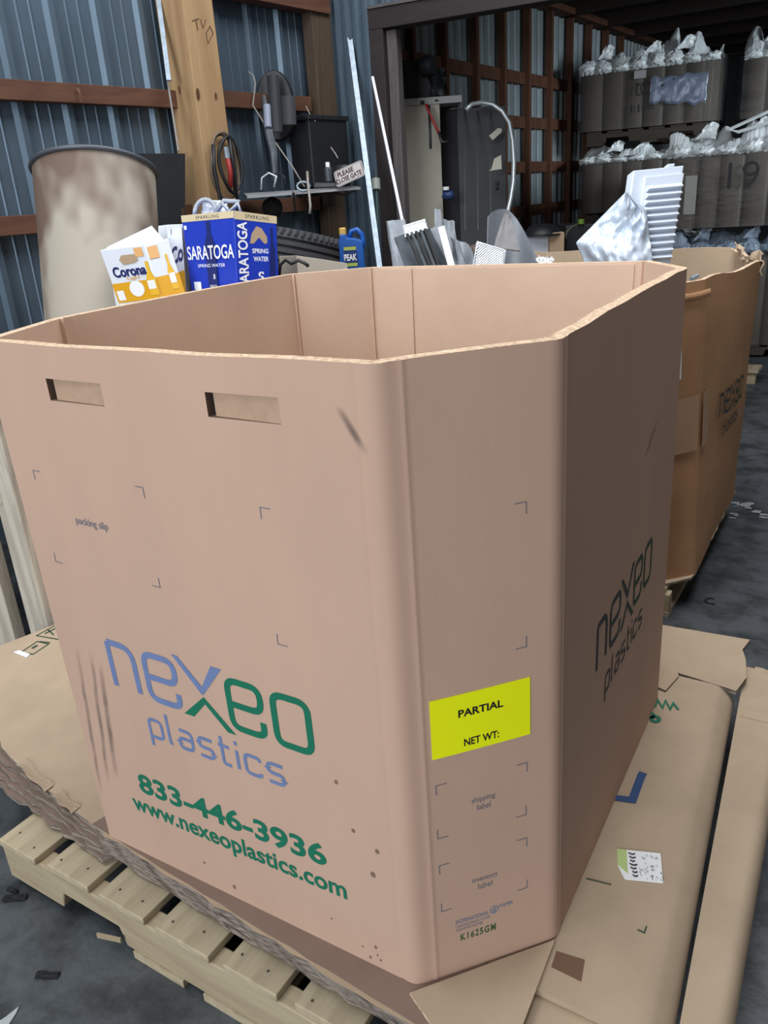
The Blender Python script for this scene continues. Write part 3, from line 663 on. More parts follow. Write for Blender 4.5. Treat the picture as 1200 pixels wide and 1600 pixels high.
m = MB(); m.slab(lambda a, b: Vector((.64+.075*a, .395+.22*b, -.0195+.003*noise.noise(Vector((a*4, b*6, 2))))), .004, 8, 8); m.build('end_flap', [M_flat], r2)
# lower sheets below the folded cartons
zt = -.0135
for i in range(4):
    m = MB(); random.seed(70+i)
    m.prism(ragged((.42, -.53+i*.01), (.655+.002*i, -.468+i*.006), 16, .004)+[(.60, .40), (.42, .40)], zt-.0125, zt-.0005, 0, 1)
    tag(m.build('flattened_carton', [M_brownliner if i % 2 else M_flat, M_flatedge]), ['worn sheet directly beneath the folded carton with the hand slot', 'second sheet down under the folded carton with the hand slot', 'third sheet down under the folded carton with the hand slot', 'lowest sheet under the folded carton with the hand slot'][i], 'flattened box', 'sheets layered at the right front corner of the pallet'); zt -= .0135
m = MB(); m.box(.70, .735, -.44, .55, -.068, -.055)
tag(m.build('cardboard_strip', M_flatedge), 'stack of worn cardboard strips under the narrow folded carton', 'cardboard strip')

PAL = None
def pallet(loc, L, D, h, label, boards, bw, name='pallet', ends=True, rot=0.0, notch=((.15, .35), (.65, .85)), group=None, mats=(None, None)):
    """boards run along y; stringers along x"""
    r = thing(name, loc, label, 'pallet', group)
    mx, my = mats if mats[0] else (M_palx, M_pal)
    t = .017; x0 = -L/2; y0 = -D/2
    for (a, b) in boards:
        m = MB(); random.seed(int(a*1000)+3); j = random.uniform(-.006, .006); m.box(a, b, y0+j, -y0+j, h-t, h)
        o = m.build('deck_board', my, None, bevel=.002); o.parent = r
    for yc in (y0+.022, 0, -y0-.022):
        m = MB(); zb_ = .017; pr = [(x0, zb_)]
        for (n0, n1) in notch: pr += [(x0+L*n0, zb_), (x0+L*n0+.012, zb_+.042), (x0+L*n1-.012, zb_+.042), (x0+L*n1, zb_)]
        pr += [(-x0, zb_), (-x0, h-t), (x0, h-t)]
        N = len(pr); vs = [(x, yc-.019, z) for x, z in pr]+[(x, yc+.019, z) for x, z in pr]
        m.add(vs, [tuple(range(N)), tuple(range(2*N-1, N-1, -1))]+[(i, N+i, N+(i+1) % N, (i+1) % N) for i in range(N)])
        o = m.build('stringer', mx, None, bevel=.003); o.parent = r
    for (a, b) in (((x0, x0+.13), (-.07, .07), (-x0-.13, -x0)) if ends else ((-.22, -.09), (-.04, .09), (-x0-.13, -x0))):
        m = MB(); m.box(a, b, y0, -y0, 0, .017); o = m.build('bottom_board', my, None); o.parent = r
    r.rotation_euler = (0, 0, rot)
    return r
bx = [(-.624, -.497), (-.473, -.342), (-.322, -.190), (-.168, -.030), (-.008, .118), (.142, .27), (.295, .42), (.445, .57)]
cxp = -.027; 
pal = pallet((cxp, 0, FLOOR), 1.20, 1.235, .126, 'pale pine pallet under the big box and the flattened sheets', [(a-cxp+.005, b-cxp-.005) for a, b in bx], .13, ends=False, notch=((.145, .30), (.62, .80)))
# nail heads on the front ends of its boards
M_nail = mat('dark_nail', (.10, .085, .07), .6, .5); random.seed(12)
for (a, b) in bx[:6]:
    for fx in (.25, .72):
        x = a+(b-a)*(fx+random.uniform(-.08, .08))-cxp; y = -.592+random.uniform(-.012, .012); m = MB(); m.lathe([(0, .1264), (.0028, .1264), (.0028, .1258)], (x, y, 0), 8)
        o = m.build('nail_head', M_nail, None); o.parent = pal
m = MB(); m.slab(lambda a, b: Vector((-.315+.05*a-cxp, -.625-.014*(1-a), .048-.01*b)), .004, 5, 2); o = m.build('split_sliver', M_palx, None); o.parent = pal

# ================================================================== SECOND BULK BOX
def T2(px_, py_, z=.83): q = atz(px_, py_, z); return (q.x, q.y)
top2 = dict(A=(-.66, 1.06), B=(.205, 1.055), C=T2(1101, 437), D=T2(1190, 406), E=T2(1152, 387), F=T2(850, 393), G=T2(745, 404), H=(-.82, 1.25))
bot2 = dict(A=(-.50, 1.06), B=(.225, 1.07), C=(.376, 1.223), D=(.362, 2.03), E=(.24, 2.16), F=(-.44, 2.12), G=(-.62, 1.96), H=(-.60, 1.25))
box2 = thing('bulk_box', (0, 1.6, -.1), 'second open bulk box behind the big one, with taped corner, torn rim and scrap inside', 'cardboard box')
def wav2(i, s):
    return {2: .006*sin(9*s)-.006*s, 1: .0, 4: .004*sin(11*s), 5: .005*sin(7*s), 3: -.012*abs(sin(9*s))}.get(i, 0)
mb, S2 = bulk_shell(top2, bot2, .83, -.1, th=.014, rc=.016, bulge=.016, topfn=wav2, nv=20)
# dents in its wall
mb.v = [(x+.006*noise.noise(Vector((x*5, y*5, z*5))), y+.006*noise.noise(Vector((x*5+9, y*5, z*5))), z) for x, y, z in mb.v]
mb.build('box_wall', [M_card2, M_flat, M_edge, M_edge], box2, smooth='auto', fixn=False)
CD2, BC2 = S2(2), S2(1)
def n2(P):
    return P
m = MB(); nexeo(m, lambda u, v, n: CD2(u, v, n+.006), .20, .60, .475, .56, 0, 1); m.build('logo_print', [M_dkink, M_dkgreen], box2, fixn=False)
m = MB(); m.slab(lambda a, b: CD2(.0+.085*a, .40+.19*b, .008) if False else Vector(CD2(.014+.06*a, .43+.17*b, .006)), .0008, 6, 4); m.slab(lambda a, b: Vector(BC2(.07+.133*a, .43+.17*b, .006)), .0008, 6, 4); m.build('packing_tape', M_tape, box2)
m = MB(); m.slab(lambda a, b: Vector(BC2(.105+.018*a, .66+.085*b, .008)), .001, 2, 2); m.build('paper_label', M_white, box2)
m = MB(); m.slab(lambda a, b: Vector(BC2(.07+.16*a, .885+.02*b-.006*sin(3*a), .006+.004*sin(pi*b))), .004, 12, 4); m.build('folded_rim_strip', M_card2, box2)
# torn crumpled corner
m = MB(); E2 = Vector((*top2['E'], .83)); D2 = Vector((*top2['D'], .83))
def torn(a, b):
    p = E2.lerp(D2, a*1.05-.05); up = (-.045+.055*b); k = Vector((a*7, b*3, 1.3))
    return p+Vector((.02*noise.noise(k), .025*noise.noise(k+Vector((5, 0, 0))), up+.014*noise.noise(k*1.3)+(.010 if a > .8 else (-.03 if .35 < a < .72 else .004))*b))
m.slab(torn, .005, 26, 8); m.build('torn_rim', M_flat, box2, smooth='auto')
pal2 = pallet((-.14, 1.60, FLOOR), .94, 1.02, -.1015-FLOOR, 'pallet under the second bulk box, mostly hidden in shade', [(-.47+.16*k, -.47+.16*k+.125) for k in range(6)], .13)
m = MB(); m.prism(ragged((-.6, 1.04), (.26, 1.05), 20, .008)+ragged((.375, 1.20), (.362, 2.05), 24, .008)+[(-.6, 2.2)], -.1012, -.093, 0, 1)
tag(m.build('flattened_carton', [M_flat, M_flatedge]), 'frayed cardboard sheet between the second bulk box and its pallet', 'flattened box')

# ------------------------------------------------------------------ scrap in the second box
def plate(name, quad, d, label, cat, M, t=.004, wav_=0.0, seed=1, group=None, nu=8, nv=8, zlow=None):
    """quad px: TL, TR, BR, BL ; d depth or 4 depths"""
    ds_ = d if isinstance(d, (list, tuple)) else (d,)*4
    q = [atd(*p, e) for p, e in zip(quad, ds_)]
    # run the plate on down into the box
    if zlow is not None:
        for top_i, bot_i in ((0, 3), (1, 2)):
            v = q[bot_i]-q[top_i]; k = (zlow-q[top_i].z)/v.z if abs(v.z) > 1e-3 else 1; q[bot_i] = q[top_i]+v*max(1, min(k, 3.0))
    m = MB()
    def P(a, b):
        p = (q[0]*(1-a)+q[1]*a)*(1-b)+(q[3]*(1-a)+q[2]*a)*b
        if wav_: p = p+Vector((noise.noise(Vector((a*4+seed, b*4, 0))), noise.noise(Vector((a*4, b*4+seed, 3))), noise.noise(Vector((a*3, b*3, seed)))))*wav_
        return p
    m.slab(P, t, nu, nv)
    return tag(m.build(name, M, None, smooth='auto'), label, cat, group)
plate('scrap_panel', ((604, 345), (632, 342), (648, 413), (614, 415)), 3.05, 'gray sheet metal piece at the left end of the scrap bundle', 'scrap metal', M_scrap, .003, .01, 1, zlow=.55)
plate('scrap_panel', ((616, 372), (660, 355), (690, 413), (632, 413)), 2.90, 'dark wide plate leaning at the front of the scrap bundle', 'scrap metal', M_scrapd, .012, .006, 2, zlow=.55)
plate('scrap_panel', ((660, 362), (668, 357), (697, 413), (686, 413)), (2.88, 2.9, 2.9, 2.88), 'thin dark finned strip beside the bright strip in the scrap bundle', 'scrap metal', M_scrapd, .018, .0, 3, zlow=.55)
plate('scrap_panel', ((668, 360), (682, 354), (708, 413), (696, 413)), 2.93, 'gray strip just left of the bright white strip in the scrap bundle', 'scrap metal', M_scrap, .010, .0, 4, zlow=.55)
plate('scrap_panel', ((684, 356), (694, 353), (710, 413), (699, 413)), 2.86, 'bright white metal strip standing in the scrap bundle', 'scrap metal', M_white, .010, .0, 5, zlow=.55)
plate('scrap_panel', ((690, 342), (710, 346), (714, 380), (697, 372)), 3.0, 'bluish plate behind the bright strip of the scrap bundle', 'scrap metal', M_scrap, .004, .006, 6, zlow=.55)
plate('scrap_panel', ((704, 371), (732, 382), (743, 413), (709, 413)), 2.92, 'bent gray sheet right of the bright strip in the scrap bundle', 'scrap metal', M_scrap, .003, .012, 7, zlow=.55)
plate('scrap_panel', ((678, 326), (689, 328), (692, 360), (680, 360)), 3.05, 'short gray tab rising behind the top of the scrap bundle', 'scrap metal', M_scrap, .004, .003, 8, zlow=.55)
plate('scrap_panel', ((734, 388), (740, 382), (746, 413), (736, 413)), 2.95, 'rusty bent scrap edge at the right end of the bundle', 'scrap metal', mat('rusty_scrap', (.22, .15, .13), .7, .2, var=.4, scale=20), .006, .006, 9, zlow=.55)
for k_ in range(5):
    x_ = 634+7*k_
    plate('metal_fin', ((x_, 366-2*k_), (x_+4, 365-2*k_), (x_+26, 415), (x_+21, 415)), 2.84, ORD[k_]+' thin dark upright fin from the left, in front of the dark plate of scrap', 'metal fin', M_scrapd if k_ % 2 else M_dark, .012, .0, k_, group='dark fins in the scrap bundle', nu=2, nv=2, zlow=.6)
def lattice(name, quad, d, label, M, n=9, k=5, r=.0018, w=None):
    q = [atd(*p, d) for p in quad]; m = MB()
    def P(a, b): return (q[0]*(1-a)+q[1]*a)*(1-b)+(q[3]*(1-a)+q[2]*a)*b
    for i in range(-k, n+1):
        for s in (1, -1):
            a0 = i/n if s > 0 else (i+k)/n; pts = []
            for j in range(0, 11):
                b = j/10; a = a0+s*b*k/n
                if 0 <= a <= 1: pts.append(P(a, b))
            if len(pts) > 1: m.tube(pts, r, 4)
    m.tube([P(0, 0), P(1, 0), P(1, 1), P(0, 1)], r*1.6, 5, closed=True)
    return tag(m.build(name, M, None), label, 'mesh panel')
M_brightmesh = mat('bright_mesh', (.75, .82, .88), .35, .5)
lattice('mesh_panel', ((631, 354), (664, 344), (668, 357), (633, 370)), 2.88, 'small bright diamond mesh piece on top of the scrap bundle', M_brightmesh, 12, 4, .0028)
lattice('mesh_panel', ((746, 378), (790, 392), (786, 425), (738, 425)), 2.75, 'pale expanded mesh sheet standing before the gray curved panel', M_brightmesh, 12, 9, .0022)
plate('scrap_panel', ((743, 380), (746, 378), (742, 425), (738, 425)), 2.77, 'thin bent edge strip of the expanded mesh sheet', 'scrap metal', M_scrap, .004)
# gray curved panel
m = MB(); q0 = atd(800, 420, 2.95)
def fend(a, b):
    x = 760+ (842-760)*a; topy = 327+ 12*max(0, (.25-a)*4)**2+ 75*max(0, a-.35)**1.6/.5; y = topy*(1-b)+432*b
    if a > .92: pass
    return atd(x-6*(1-b)*(a-.4), y, 2.98+.10*sin(pi*a)-.05*b)
m.slab(fend, .004, 18, 14); fe = tag(m.build('curved_panel', mat('gray_plastic', (.17, .19, .22), .5, var=.2, scale=8), None, smooth='auto'), 'dark gray curved plastic panel sticking up out of the second box', 'panel')
plate('scrap_panel', ((789, 332), (797, 338), (812, 392), (770, 388)), (2.9, 2.9, 2.85, 2.85), 'brownish gray folded piece in front of the curved panel', 'scrap metal', mat('taupe_scrap', (.19, .185, .19), .6, .2, var=.25, scale=10), .006, .004, 12)
m = MB(); random.seed(9)
m.slab(lambda a, b: atd(838+26*a, 403+14*b-8*a*(1-a), 2.7)+Vector((noise.noise(Vector((a*6, b*3, 0))), 0, noise.noise(Vector((a*7, b*4, 4)))))*.012, .002, 10, 4)
tag(m.build('paper_scrap', M_white), 'little white paper scrap at the rim right of the gray curved panel', 'paper')
# crumpled foil sheet
fq = [(978, 299), (1013, 328), (1022, 430), (925, 425), (899, 378)]
random.seed(2)
def foil(a, b):
    tl = Vector((979, 299)); tr = Vector((1010, 330)); br = Vector((1024, 440)); bl = Vector((926, 440)); lm = Vector((900, 379))
    if b < .68: L_ = tl.lerp(lm, b/.68)
    else: L_ = lm.lerp(bl, (b-.68)/.32)
    R_ = tl.lerp(tr, min(b/.12, 1)) if b < .12 else tr.lerp(br, (b-.12)/.88)
    p = L_.lerp(R_, a); k = Vector((a*3, b*3, .7))
    dep = 2.60+.05*noise.noise(k)+.018*noise.noise(k*3.1)+.006*noise.noise(k*9)-.22*max(0, a-.62)**1.2*0+.16*abs(a-.66)
    return atd(p.x, p.y, dep)
m = MB(); m.slab(foil, .0015, 48, 44); tag(m.build('foil_sheet', M_foil, None, smooth=True), 'crumpled silvery blue foil sheet leaning out of the second box', 'foil sheet')
# louvered cover
lv = thing('louver_cover', tuple(atd(1020, 400, 2.75)), 'white slatted plastic cover standing tilted behind the foil sheet', 'vent cover')
c0, c1, c2_, c3 = atd(1000, 265, 2.72), atd(1069, 258, 2.80), atd(1044, 420, 2.72), atd(978, 425, 2.64)
un = (c1-c0).normalized(); vn = (c3-c0).normalized(); nn = un.cross(vn).normalized()
if nn.dot(CAM-c0) < 0: nn = -nn
def LP(a, b, n=0.0): return (c0*(1-a)+c1*a)*(1-b)+(c3*(1-a)+c2_*a)*b+nn*n
def lslab(mb, a0, a1, b0, b1, n0, n1):
    mb.hexa([LP(a0, b0, n0), LP(a1, b0, n0), LP(a1, b1, n0), LP(a0, b1, n0), LP(a0, b0, n1), LP(a1, b0, n1), LP(a1, b1, n1), LP(a0, b1, n1)])
m = MB(); lslab(m, -.14, 1.0, 0, 1, -.035, 0); m.build('cover_body', M_louver, lv, bevel=.004)
m = MB(); lslab(m, .10, .99, .09, 1, 0.0, .010); m.build('raised_frame', M_louver, lv, bevel=.003)
for k in range(11):
    m = MB(); b0 = .19+k*.068; m.hexa([LP(.17, b0, .010), LP(.95, b0, .010), LP(.95, b0+.058, .010), LP(.17, b0+.058, .010), LP(.17, b0+.0, .012), LP(.95, b0+.0, .012), LP(.95, b0+.045, .026), LP(.17, b0+.045, .026)]); m.build('slat', M_louver, lv)
m = MB(); lslab(m, .62, .78, -.03, .02, -.02, .0); m.build('latch', M_louver, lv, bevel=.002)
# long thin stick
m = MB(); m.beam(atd(582, 121, 3.45), atd(634, 372, 3.05), .011, .011); tag(m.build('metal_stick', mat('white_rod', (.5, .5, .56), .5)), 'thin whitish rod leaning up out of the scrap bundle', 'rod')
m = MB(); m.tube([atd(1080, 436, 2.3), atd(1090, 431, 2.32)], .006, 8); tag(m.build('bolt', M_rod), 'small metal bolt end just inside the rim of the second box', 'bolt')

# ================================================================== WORKBENCH AND WHAT STANDS ON IT
BZ = .68
be = thing('workbench', (-1.7, 1.1, FLOOR), 'rough timber bench along the corrugated wall, its pale leg seen left of the big box', 'bench')
m = MB(); m.hexa([(-2.05, -.05, BZ-.04), (-1.22, -.05, BZ-.04), (-.92, 2.22, BZ-.04), (-2.02, 2.22, BZ-.04), (-2.05, -.05, BZ), (-1.22, -.05, BZ), (-.92, 2.22, BZ), (-2.02, 2.22, BZ)]); m.build('bench_top', M_bench, be)
for (x, y, wd) in ((-1.285, .0, .10), (-1.99, .0, .09), (-1.0, 2.14, .09), (-1.96, 2.14, .09)):
    m = MB(); m.box(x-wd/2, x+wd/2, y-.03, y+.04, FLOOR, BZ-.04); m.build('leg', M_weather, be, bevel=.004)
m = MB(); m.box(-2.03, -1.30, -.035, -.0, .36, .43); m.build('rail', M_weather, be, bevel=.003)
m = MB(); m.box(-1.43, -1.335, .04, .10, FLOOR, .60); tag(m.build('weathered_plank', wood('brown_plank', (.12, .085, .06), (.26, .19, .13), 'z', 6), bevel=.003), 'brown upright plank just behind the pale bench leg', 'plank')
m = MB(); m.box(-1.80, -1.45, -.02, .02, FLOOR, .33); tag(m.build('weathered_plank', M_weather, bevel=.003), 'pale gnawed board leaning low at the far left below the bench rail', 'plank')

# cardboard drum
dc = Vector((-1.735, .765)); dr = .212
M_drum = mat('stained_fibre', (.40, .36, .30), .75, col2=(.15, .10, .075), scale=2.6, bump=.15, bscale=30, detail=3, stretch=(1, 1, .6), lo=.43, hi=.56)
dm = thing('fiber_drum', (dc.x, dc.y, BZ), 'big stained cardboard drum with a dark steel rim, at the left by the wall', 'drum')
m = MB(); m.lathe([(dr*.97, BZ-.0), (dr*.985, BZ+.3), (dr, 1.25), (dr, 1.26), (dr*.98, 1.26), (dr*.96, BZ+.02), (0, BZ+.02)], (dc.x, dc.y, 0), 56); m.build('drum_body', M_drum, dm, smooth='auto')
m = MB(); m.tube([(dc.x+(dr+.003)*cos(t*pi/32), dc.y+(dr+.003)*sin(t*pi/32), 1.26) for t in range(64)], .009, 8, closed=True); m.build('rim_band', mat('dark_rim', (.10, .11, .13), .5, .5), dm, smooth=True)
dm.location = dm.location+Vector((.10, -.05, .035))
dm.rotation_euler = Matrix.Rotation(radians(-20), 3, Vector((RT.x, RT.y, 0)).normalized()).to_euler()
# black boards
m = MB(); m.slab(lambda a, b: onv(188+100*a, 240+240*b, lp(1.5, .12), 85), .012, 1, 1); tag(m.build('black_board', M_darkboard), 'black board leaning on the wall between drum and pine post', 'board')
bb = thing('black_box', (*lp(2.75, .08), 1.15), 'black rectangular box hung at the corner post above the shelf', 'box')
m = MB(); lbox(m, 2.58, 2.90, .06, .20, 1.18, 1.535); m.build('box_body', M_dark, bb, bevel=.006)
m = MB(); lbox(m, 2.57, 2.91, .06, .21, 1.515, 1.54); m.build('lid', M_dark, bb, bevel=.004)

# printed cartons: a box from three visible vertical edges
def carton(edges, d, label, name, cat, mats, z0=None, ext=True, group=None):
    """edges: ((x,ytop,ybot) left, corner, right), d three depths"""
    E_ = []
    for (x, y0, xb, y1), dd in zip(edges, d):
        E_.append((atd(x, y0, dd), atd(xb, y1, dd)))
    (lt, lb), (ct, cb), (rt, rb) = E_
    bt = lt+rt-ct; bb_ = lb+rb-cb
    base = (lb+rb)/2
    r = thing(name, tuple(base), label, cat, group)
    def face(t0, t1, b0, b1):
        def P(u, v, n):
            p = (b0*(1-u)+b1*u)*(1-v)+(t0*(1-u)+t1*u)*v; nn_ = (t1-t0).cross(t0-b0).normalized()
            if nn_.dot(CAM-t0) < 0: nn_ = -nn_
            return p+nn_*n
        return P
    m = MB(); dn_ = lambda t_, b_: t_+(b_-t_)*max(1, (BZ+.001-t_.z)/(b_.z-t_.z)); m.hexa([dn_(ct, cb), dn_(rt, rb), dn_(bt, bb_), dn_(lt, lb), ct, rt, bt, lt]); m.build('carton_body', mats, r, bevel=.002)
    return r, face(lt, ct, lb, cb), face(ct, rt, cb, rb)
def rect(mb, P, u0, u1, v0, v1, mi=0, n=.0008): mb.add([P(u0, v0, n), P(u1, v0, n), P(u1, v1, n), P(u0, v1, n)], [(0, 1, 2, 3)], mi)
def polyf(mb, P, pts, mi=0, n=.0008): mb.add([P(u, v, n) for u, v in pts], [tuple(range(len(pts)))], mi)
M_royal = mat('royal_blue_card', (.008, .035, .42), .4)
M_navy = mat('navy_print', (.004, .012, .12), .45)
M_cream = mat('cream_gold_print', (.60, .50, .32), .5)
M_wprint = mat('white_print', (.85, .86, .9), .5)
M_cwhite = mat('white_carton', (.72, .76, .84), .5)
M_amber = mat('amber_print', (.72, .36, .01), .5)
M_beer = mat('beer_print', (.80, .46, .03), .5)
M_kin = mat('carton_kraft', (.42, .30, .19), .8)
sa, SL, SR = carton(((283, 337, 300, 462), (365, 329, 372, 462), (432, 338, 436, 455)), (2.66, 2.55, 2.68), 'royal blue bottled water carton with white lettering, left of the tire', 'water_carton', 'carton', M_royal)
m = MB(); rect(m, SL, 0, 1, .915, 1, 0); rect(m, SR, 0, 1, .90, 1, 0); m.build('gold_band', M_cream, sa, fixn=False)
m = MB(); rect(m, SL, .40, .60, 0, .62, 0); polyf(m, SL, [(.40, .62), (.46, .75), (.46, .9), (.54, .9), (.54, .75), (.60, .62)]); rect(m, SR, .78, .93, 0, .55); polyf(m, SR, [(.78, .55), (.83, .68), (.83, .84), (.89, .84), (.89, .68), (.93, .55)]); m.build('bottle_print', M_navy, sa, fixn=False)
m = MB(); put_text(m, SL, 'SARATOGA', .03, .97, .44, .61, bold=.012, n=.0014, rise=.0); put_text(m, SL, 'SPRING WATER', .22, .78, .345, .385, n=.0014)
put_text(m, SR, 'SARATOGA', .05, .28, .08, .88, bold=.02, n=.0014, rot=90)
put_text(m, SR, 'SPRING', .38, .76, .50, .56, bold=.02, n=.0014); put_text(m, SR, 'WATER', .40, .76, .40, .46, bold=.02, n=.0014)
put_text(m, SR, 'S', .50, .64, .14, .27, bold=.02, n=.0014); rect(m, SL, .09, .24, .07, .17, n=.0014); put_text(m, SL, '8', .52, .56, .20, .26, n=.0014)
rect(m, SL, .03, .08, .82, .87, n=.0012)
put_text(m, SL, 'SARATOGA', .43, .58, .10, .13, n=.0014); m.build('white_print', M_wprint, sa, fixn=False)
m = MB(); put_text(m, SL, 'SPARKLING', .28, .72, .935, .975, n=.0014, spacing=1.2); put_text(m, SR, 'SPARKLING', .25, .80, .93, .975, n=.0014, spacing=1.2); m.build('band_text', M_dkink, sa, fixn=False)
m = MB(); polyf(m, SR, [(.33, .62), (.42, .62), (.55, .70), (.68, .62), (.75, .64), (.74, .72), (.62, .82), (.50, .84), (.38, .74)], n=.0012); m.build('hand_hole', M_kin, sa, fixn=False)

def bottle(mb, P, u, v0, v1, w, mi, n=.0012):
    h = v1-v0; polyf(mb, P, [(u-w/2, v0), (u+w/2, v0), (u+w/2, v0+h*.5), (u+w*.18, v0+h*.72), (u+w*.18, v1), (u-w*.18, v1), (u-w*.18, v0+h*.72), (u-w/2, v0+h*.5)], mi, n)
ca, CL, CR = carton(((156, 391, 186, 474), (226, 383, 250, 465), (263, 373, 289, 458)), (2.62, 2.50, 2.57), 'white and gold beer carton with dark lettering, leaning frontmost against the drum', 'beer_carton', 'carton', M_cwhite)
m = MB(); rect(m, CL, 0, 1, 0, .36); rect(m, CR, 0, 1, 0, .38); m.build('gold_print', M_amber, ca, fixn=False)
m = MB(); put_text(m, CL, 'Corona', .12, .88, .46, .66, bold=.03, n=.0015); m.build('name_print', M_navy, ca, fixn=False)
m = MB(); put_text(m, CL, 'Light', .40, .70, .38, .46, n=.0015, bold=.01); rect(m, CL, .74, .92, .80, .97, n=.0014); rect(m, CR, .05, .45, .72, .95, n=.0014); m.build('orange_print', mat('pale_orange', (.75, .42, .16), .5), ca, fixn=False)
m = MB(); bottle(m, CL, .93, .06, .70, .20, 0, .0016); bottle(m, CR, .70, .10, .75, .26, 0, .0016); m.build('bottle_print', M_beer, ca, fixn=False)
m = MB(); polyf(m, CL, [(.55+.17*cos(k*pi/8), .22+.15*sin(k*pi/8)) for k in range(16)], n=.0014); rect(m, CL, .05, .22, .04, .22, n=.0014); rect(m, CL, .83, 1.0, .18, .34, n=.002); rect(m, CR, .58, .82, .22, .40, n=.002); m.build('white_patch', M_wprint, ca, fixn=False)
m = MB(); polyf(m, CL, [(.36, .78), (.44, .86), (.72, .86), (.78, .74), (.66, .70), (.42, .68)], n=.0016); m.build('hand_hole', M_kin, ca, fixn=False)
cb_, DL, DR = carton(((166, 386, 178, 460), (237, 352, 240, 455), (256, 374, 258, 455)), (2.70, 2.66, 2.62), 'white beer carton end rising behind the frontmost beer carton', 'beer_carton', 'carton', M_cwhite)
m = MB(); rect(m, DL, .30, .42, .80, .96); rect(m, DL, .50, .58, .68, .86); m.build('orange_print', MATS['pale_orange'], cb_, fixn=False)
cc_, EL, ER = carton(((256, 376, 262, 462), (284, 355, 291, 458), (296, 352, 296, 456)), (2.70, 2.68, 2.8), 'third beer carton squeezed between the gold one and the blue water carton', 'beer_carton', 'carton', M_cwhite)
m = MB(); rect(m, EL, 0, 1, 0, .35); m.build('gold_print', M_amber, cc_, fixn=False)
m = MB(); put_text(m, EL, 'Co', .35, .98, .50, .78, bold=.03, n=.0015); m.build('name_print', M_navy, cc_, fixn=False)
cd_, FL, FR = carton(((247, 353, 248, 440), (262, 351, 262, 440), (288, 350, 290, 440)), (2.78, 2.75, 2.82), 'plain white carton back seen above and behind the beer cartons', 'beer_carton', 'carton', M_cwhite)
m = MB(); bottle(m, FR, .2, .55, .92, .1, 0); bottle(m, FR, .75, .55, .92, .1, 0); m.build('bottle_print', M_scrap, cd_, fixn=False)

# gray plastic holder on the water carton
ph = thing('plastic_carrier', tuple(atd(350, 332, 2.62)), 'crumpled gray plastic carrier handles lying on top of the blue water carton', 'plastic carrier')
M_gplastic = mat('gray_film', (.42, .47, .53), .35, var=.3, scale=20)
m = MB(); m.tube([atd(304+34*(1-cos(t*pi/10))*.5*1.0, 336-24*sin(t*pi/10), 2.66) for t in range(11)], .008, 6); m.build('handle_loop', M_gplastic, ph, smooth=True)
m = MB(); m.tube([atd(x, y, 2.62) for x, y in ((336, 333), (350, 314), (372, 315), (362, 332))], .009, 6); m.tube([atd(x, y, 2.6) for x, y in ((345, 316), (358, 330), (372, 318), (376, 332))], .006, 6); m.build('strap', M_gplastic, ph, smooth=True)
m = MB(); random.seed(6); m.slab(lambda a, b: atd(316+40*a, 313+24*b+4*abs(a-.5), 2.68)+Vector((0, 0, .006*noise.noise(Vector((a*5, b*5, 0)))))+Vector((noise.noise(Vector((a*6, b*6, 3)))*.02, 0, 0)), .002, 12, 8); m.build('film', mat('white_film', (.7, .75, .8), .4), ph, smooth=True)

# low tray behind the carton
tr, TL_, TR_ = carton(((436, 400, 438, 430), (463, 399, 466, 430), (542, 411, 545, 430)), (3.0, 2.85, 3.1), 'beige cardboard tray between the blue carton and the blue jug', 'cardboard_tray', 'tray', mat('beige_tray', (.50, .45, .38), .7))
m = MB(); m.tube([atd(x, y, 2.78) for x, y in ((436, 436), (438, 414), (446, 406), (455, 412), (466, 407), (476, 411), (482, 416))], .006, 6); tag(m.build('black_cable', M_dark, smooth=True), 'short black cable end lying before the beige tray', 'cable')

# tire
tc_ = atd(447, 398, 3.95); rot = Matrix.Rotation(radians(-14), 4, 'X') @ Matrix.Rotation(radians(6), 4, 'Y')
ti = thing('car_tire', (tc_.x, tc_.y, BZ), 'worn black car tire lying on the bench left of the blue jug', 'tire')
m = MB(); R0, W0 = .285, .10
prof = [(.19, -.085), (.24, -W0), (R0-.02, -W0), (R0, -.082)]
for g in (-.05, -.017, .017, .05): prof += [(R0+.004, g-.007), (R0-.010, g-.004), (R0-.010, g+.004), (R0+.004, g+.007)]
prof += [(R0, .082), (R0-.02, W0), (.24, W0), (.19, .085), (.185, 0), (.19, -.085)]
m.lathe(prof, tuple(tc_), 64, rot); m.build('tire_body', M_rubber, ti, smooth='auto')
# tread cuts as raised blocks at both shoulders
m = MB()
for k in range(56):
    t = 2*pi*k/56
    for s in (-1, 1):
        p = rot @ Vector(((R0+.003)*cos(t), (R0+.003)*sin(t), s*.070)); q = rot @ Vector(((R0-.004)*cos(t+.05), (R0-.004)*sin(t+.05), s*.097))
        m.beam(p+tc_, q+tc_, .018, .008)
m.build('tread_block', M_rubber, ti)

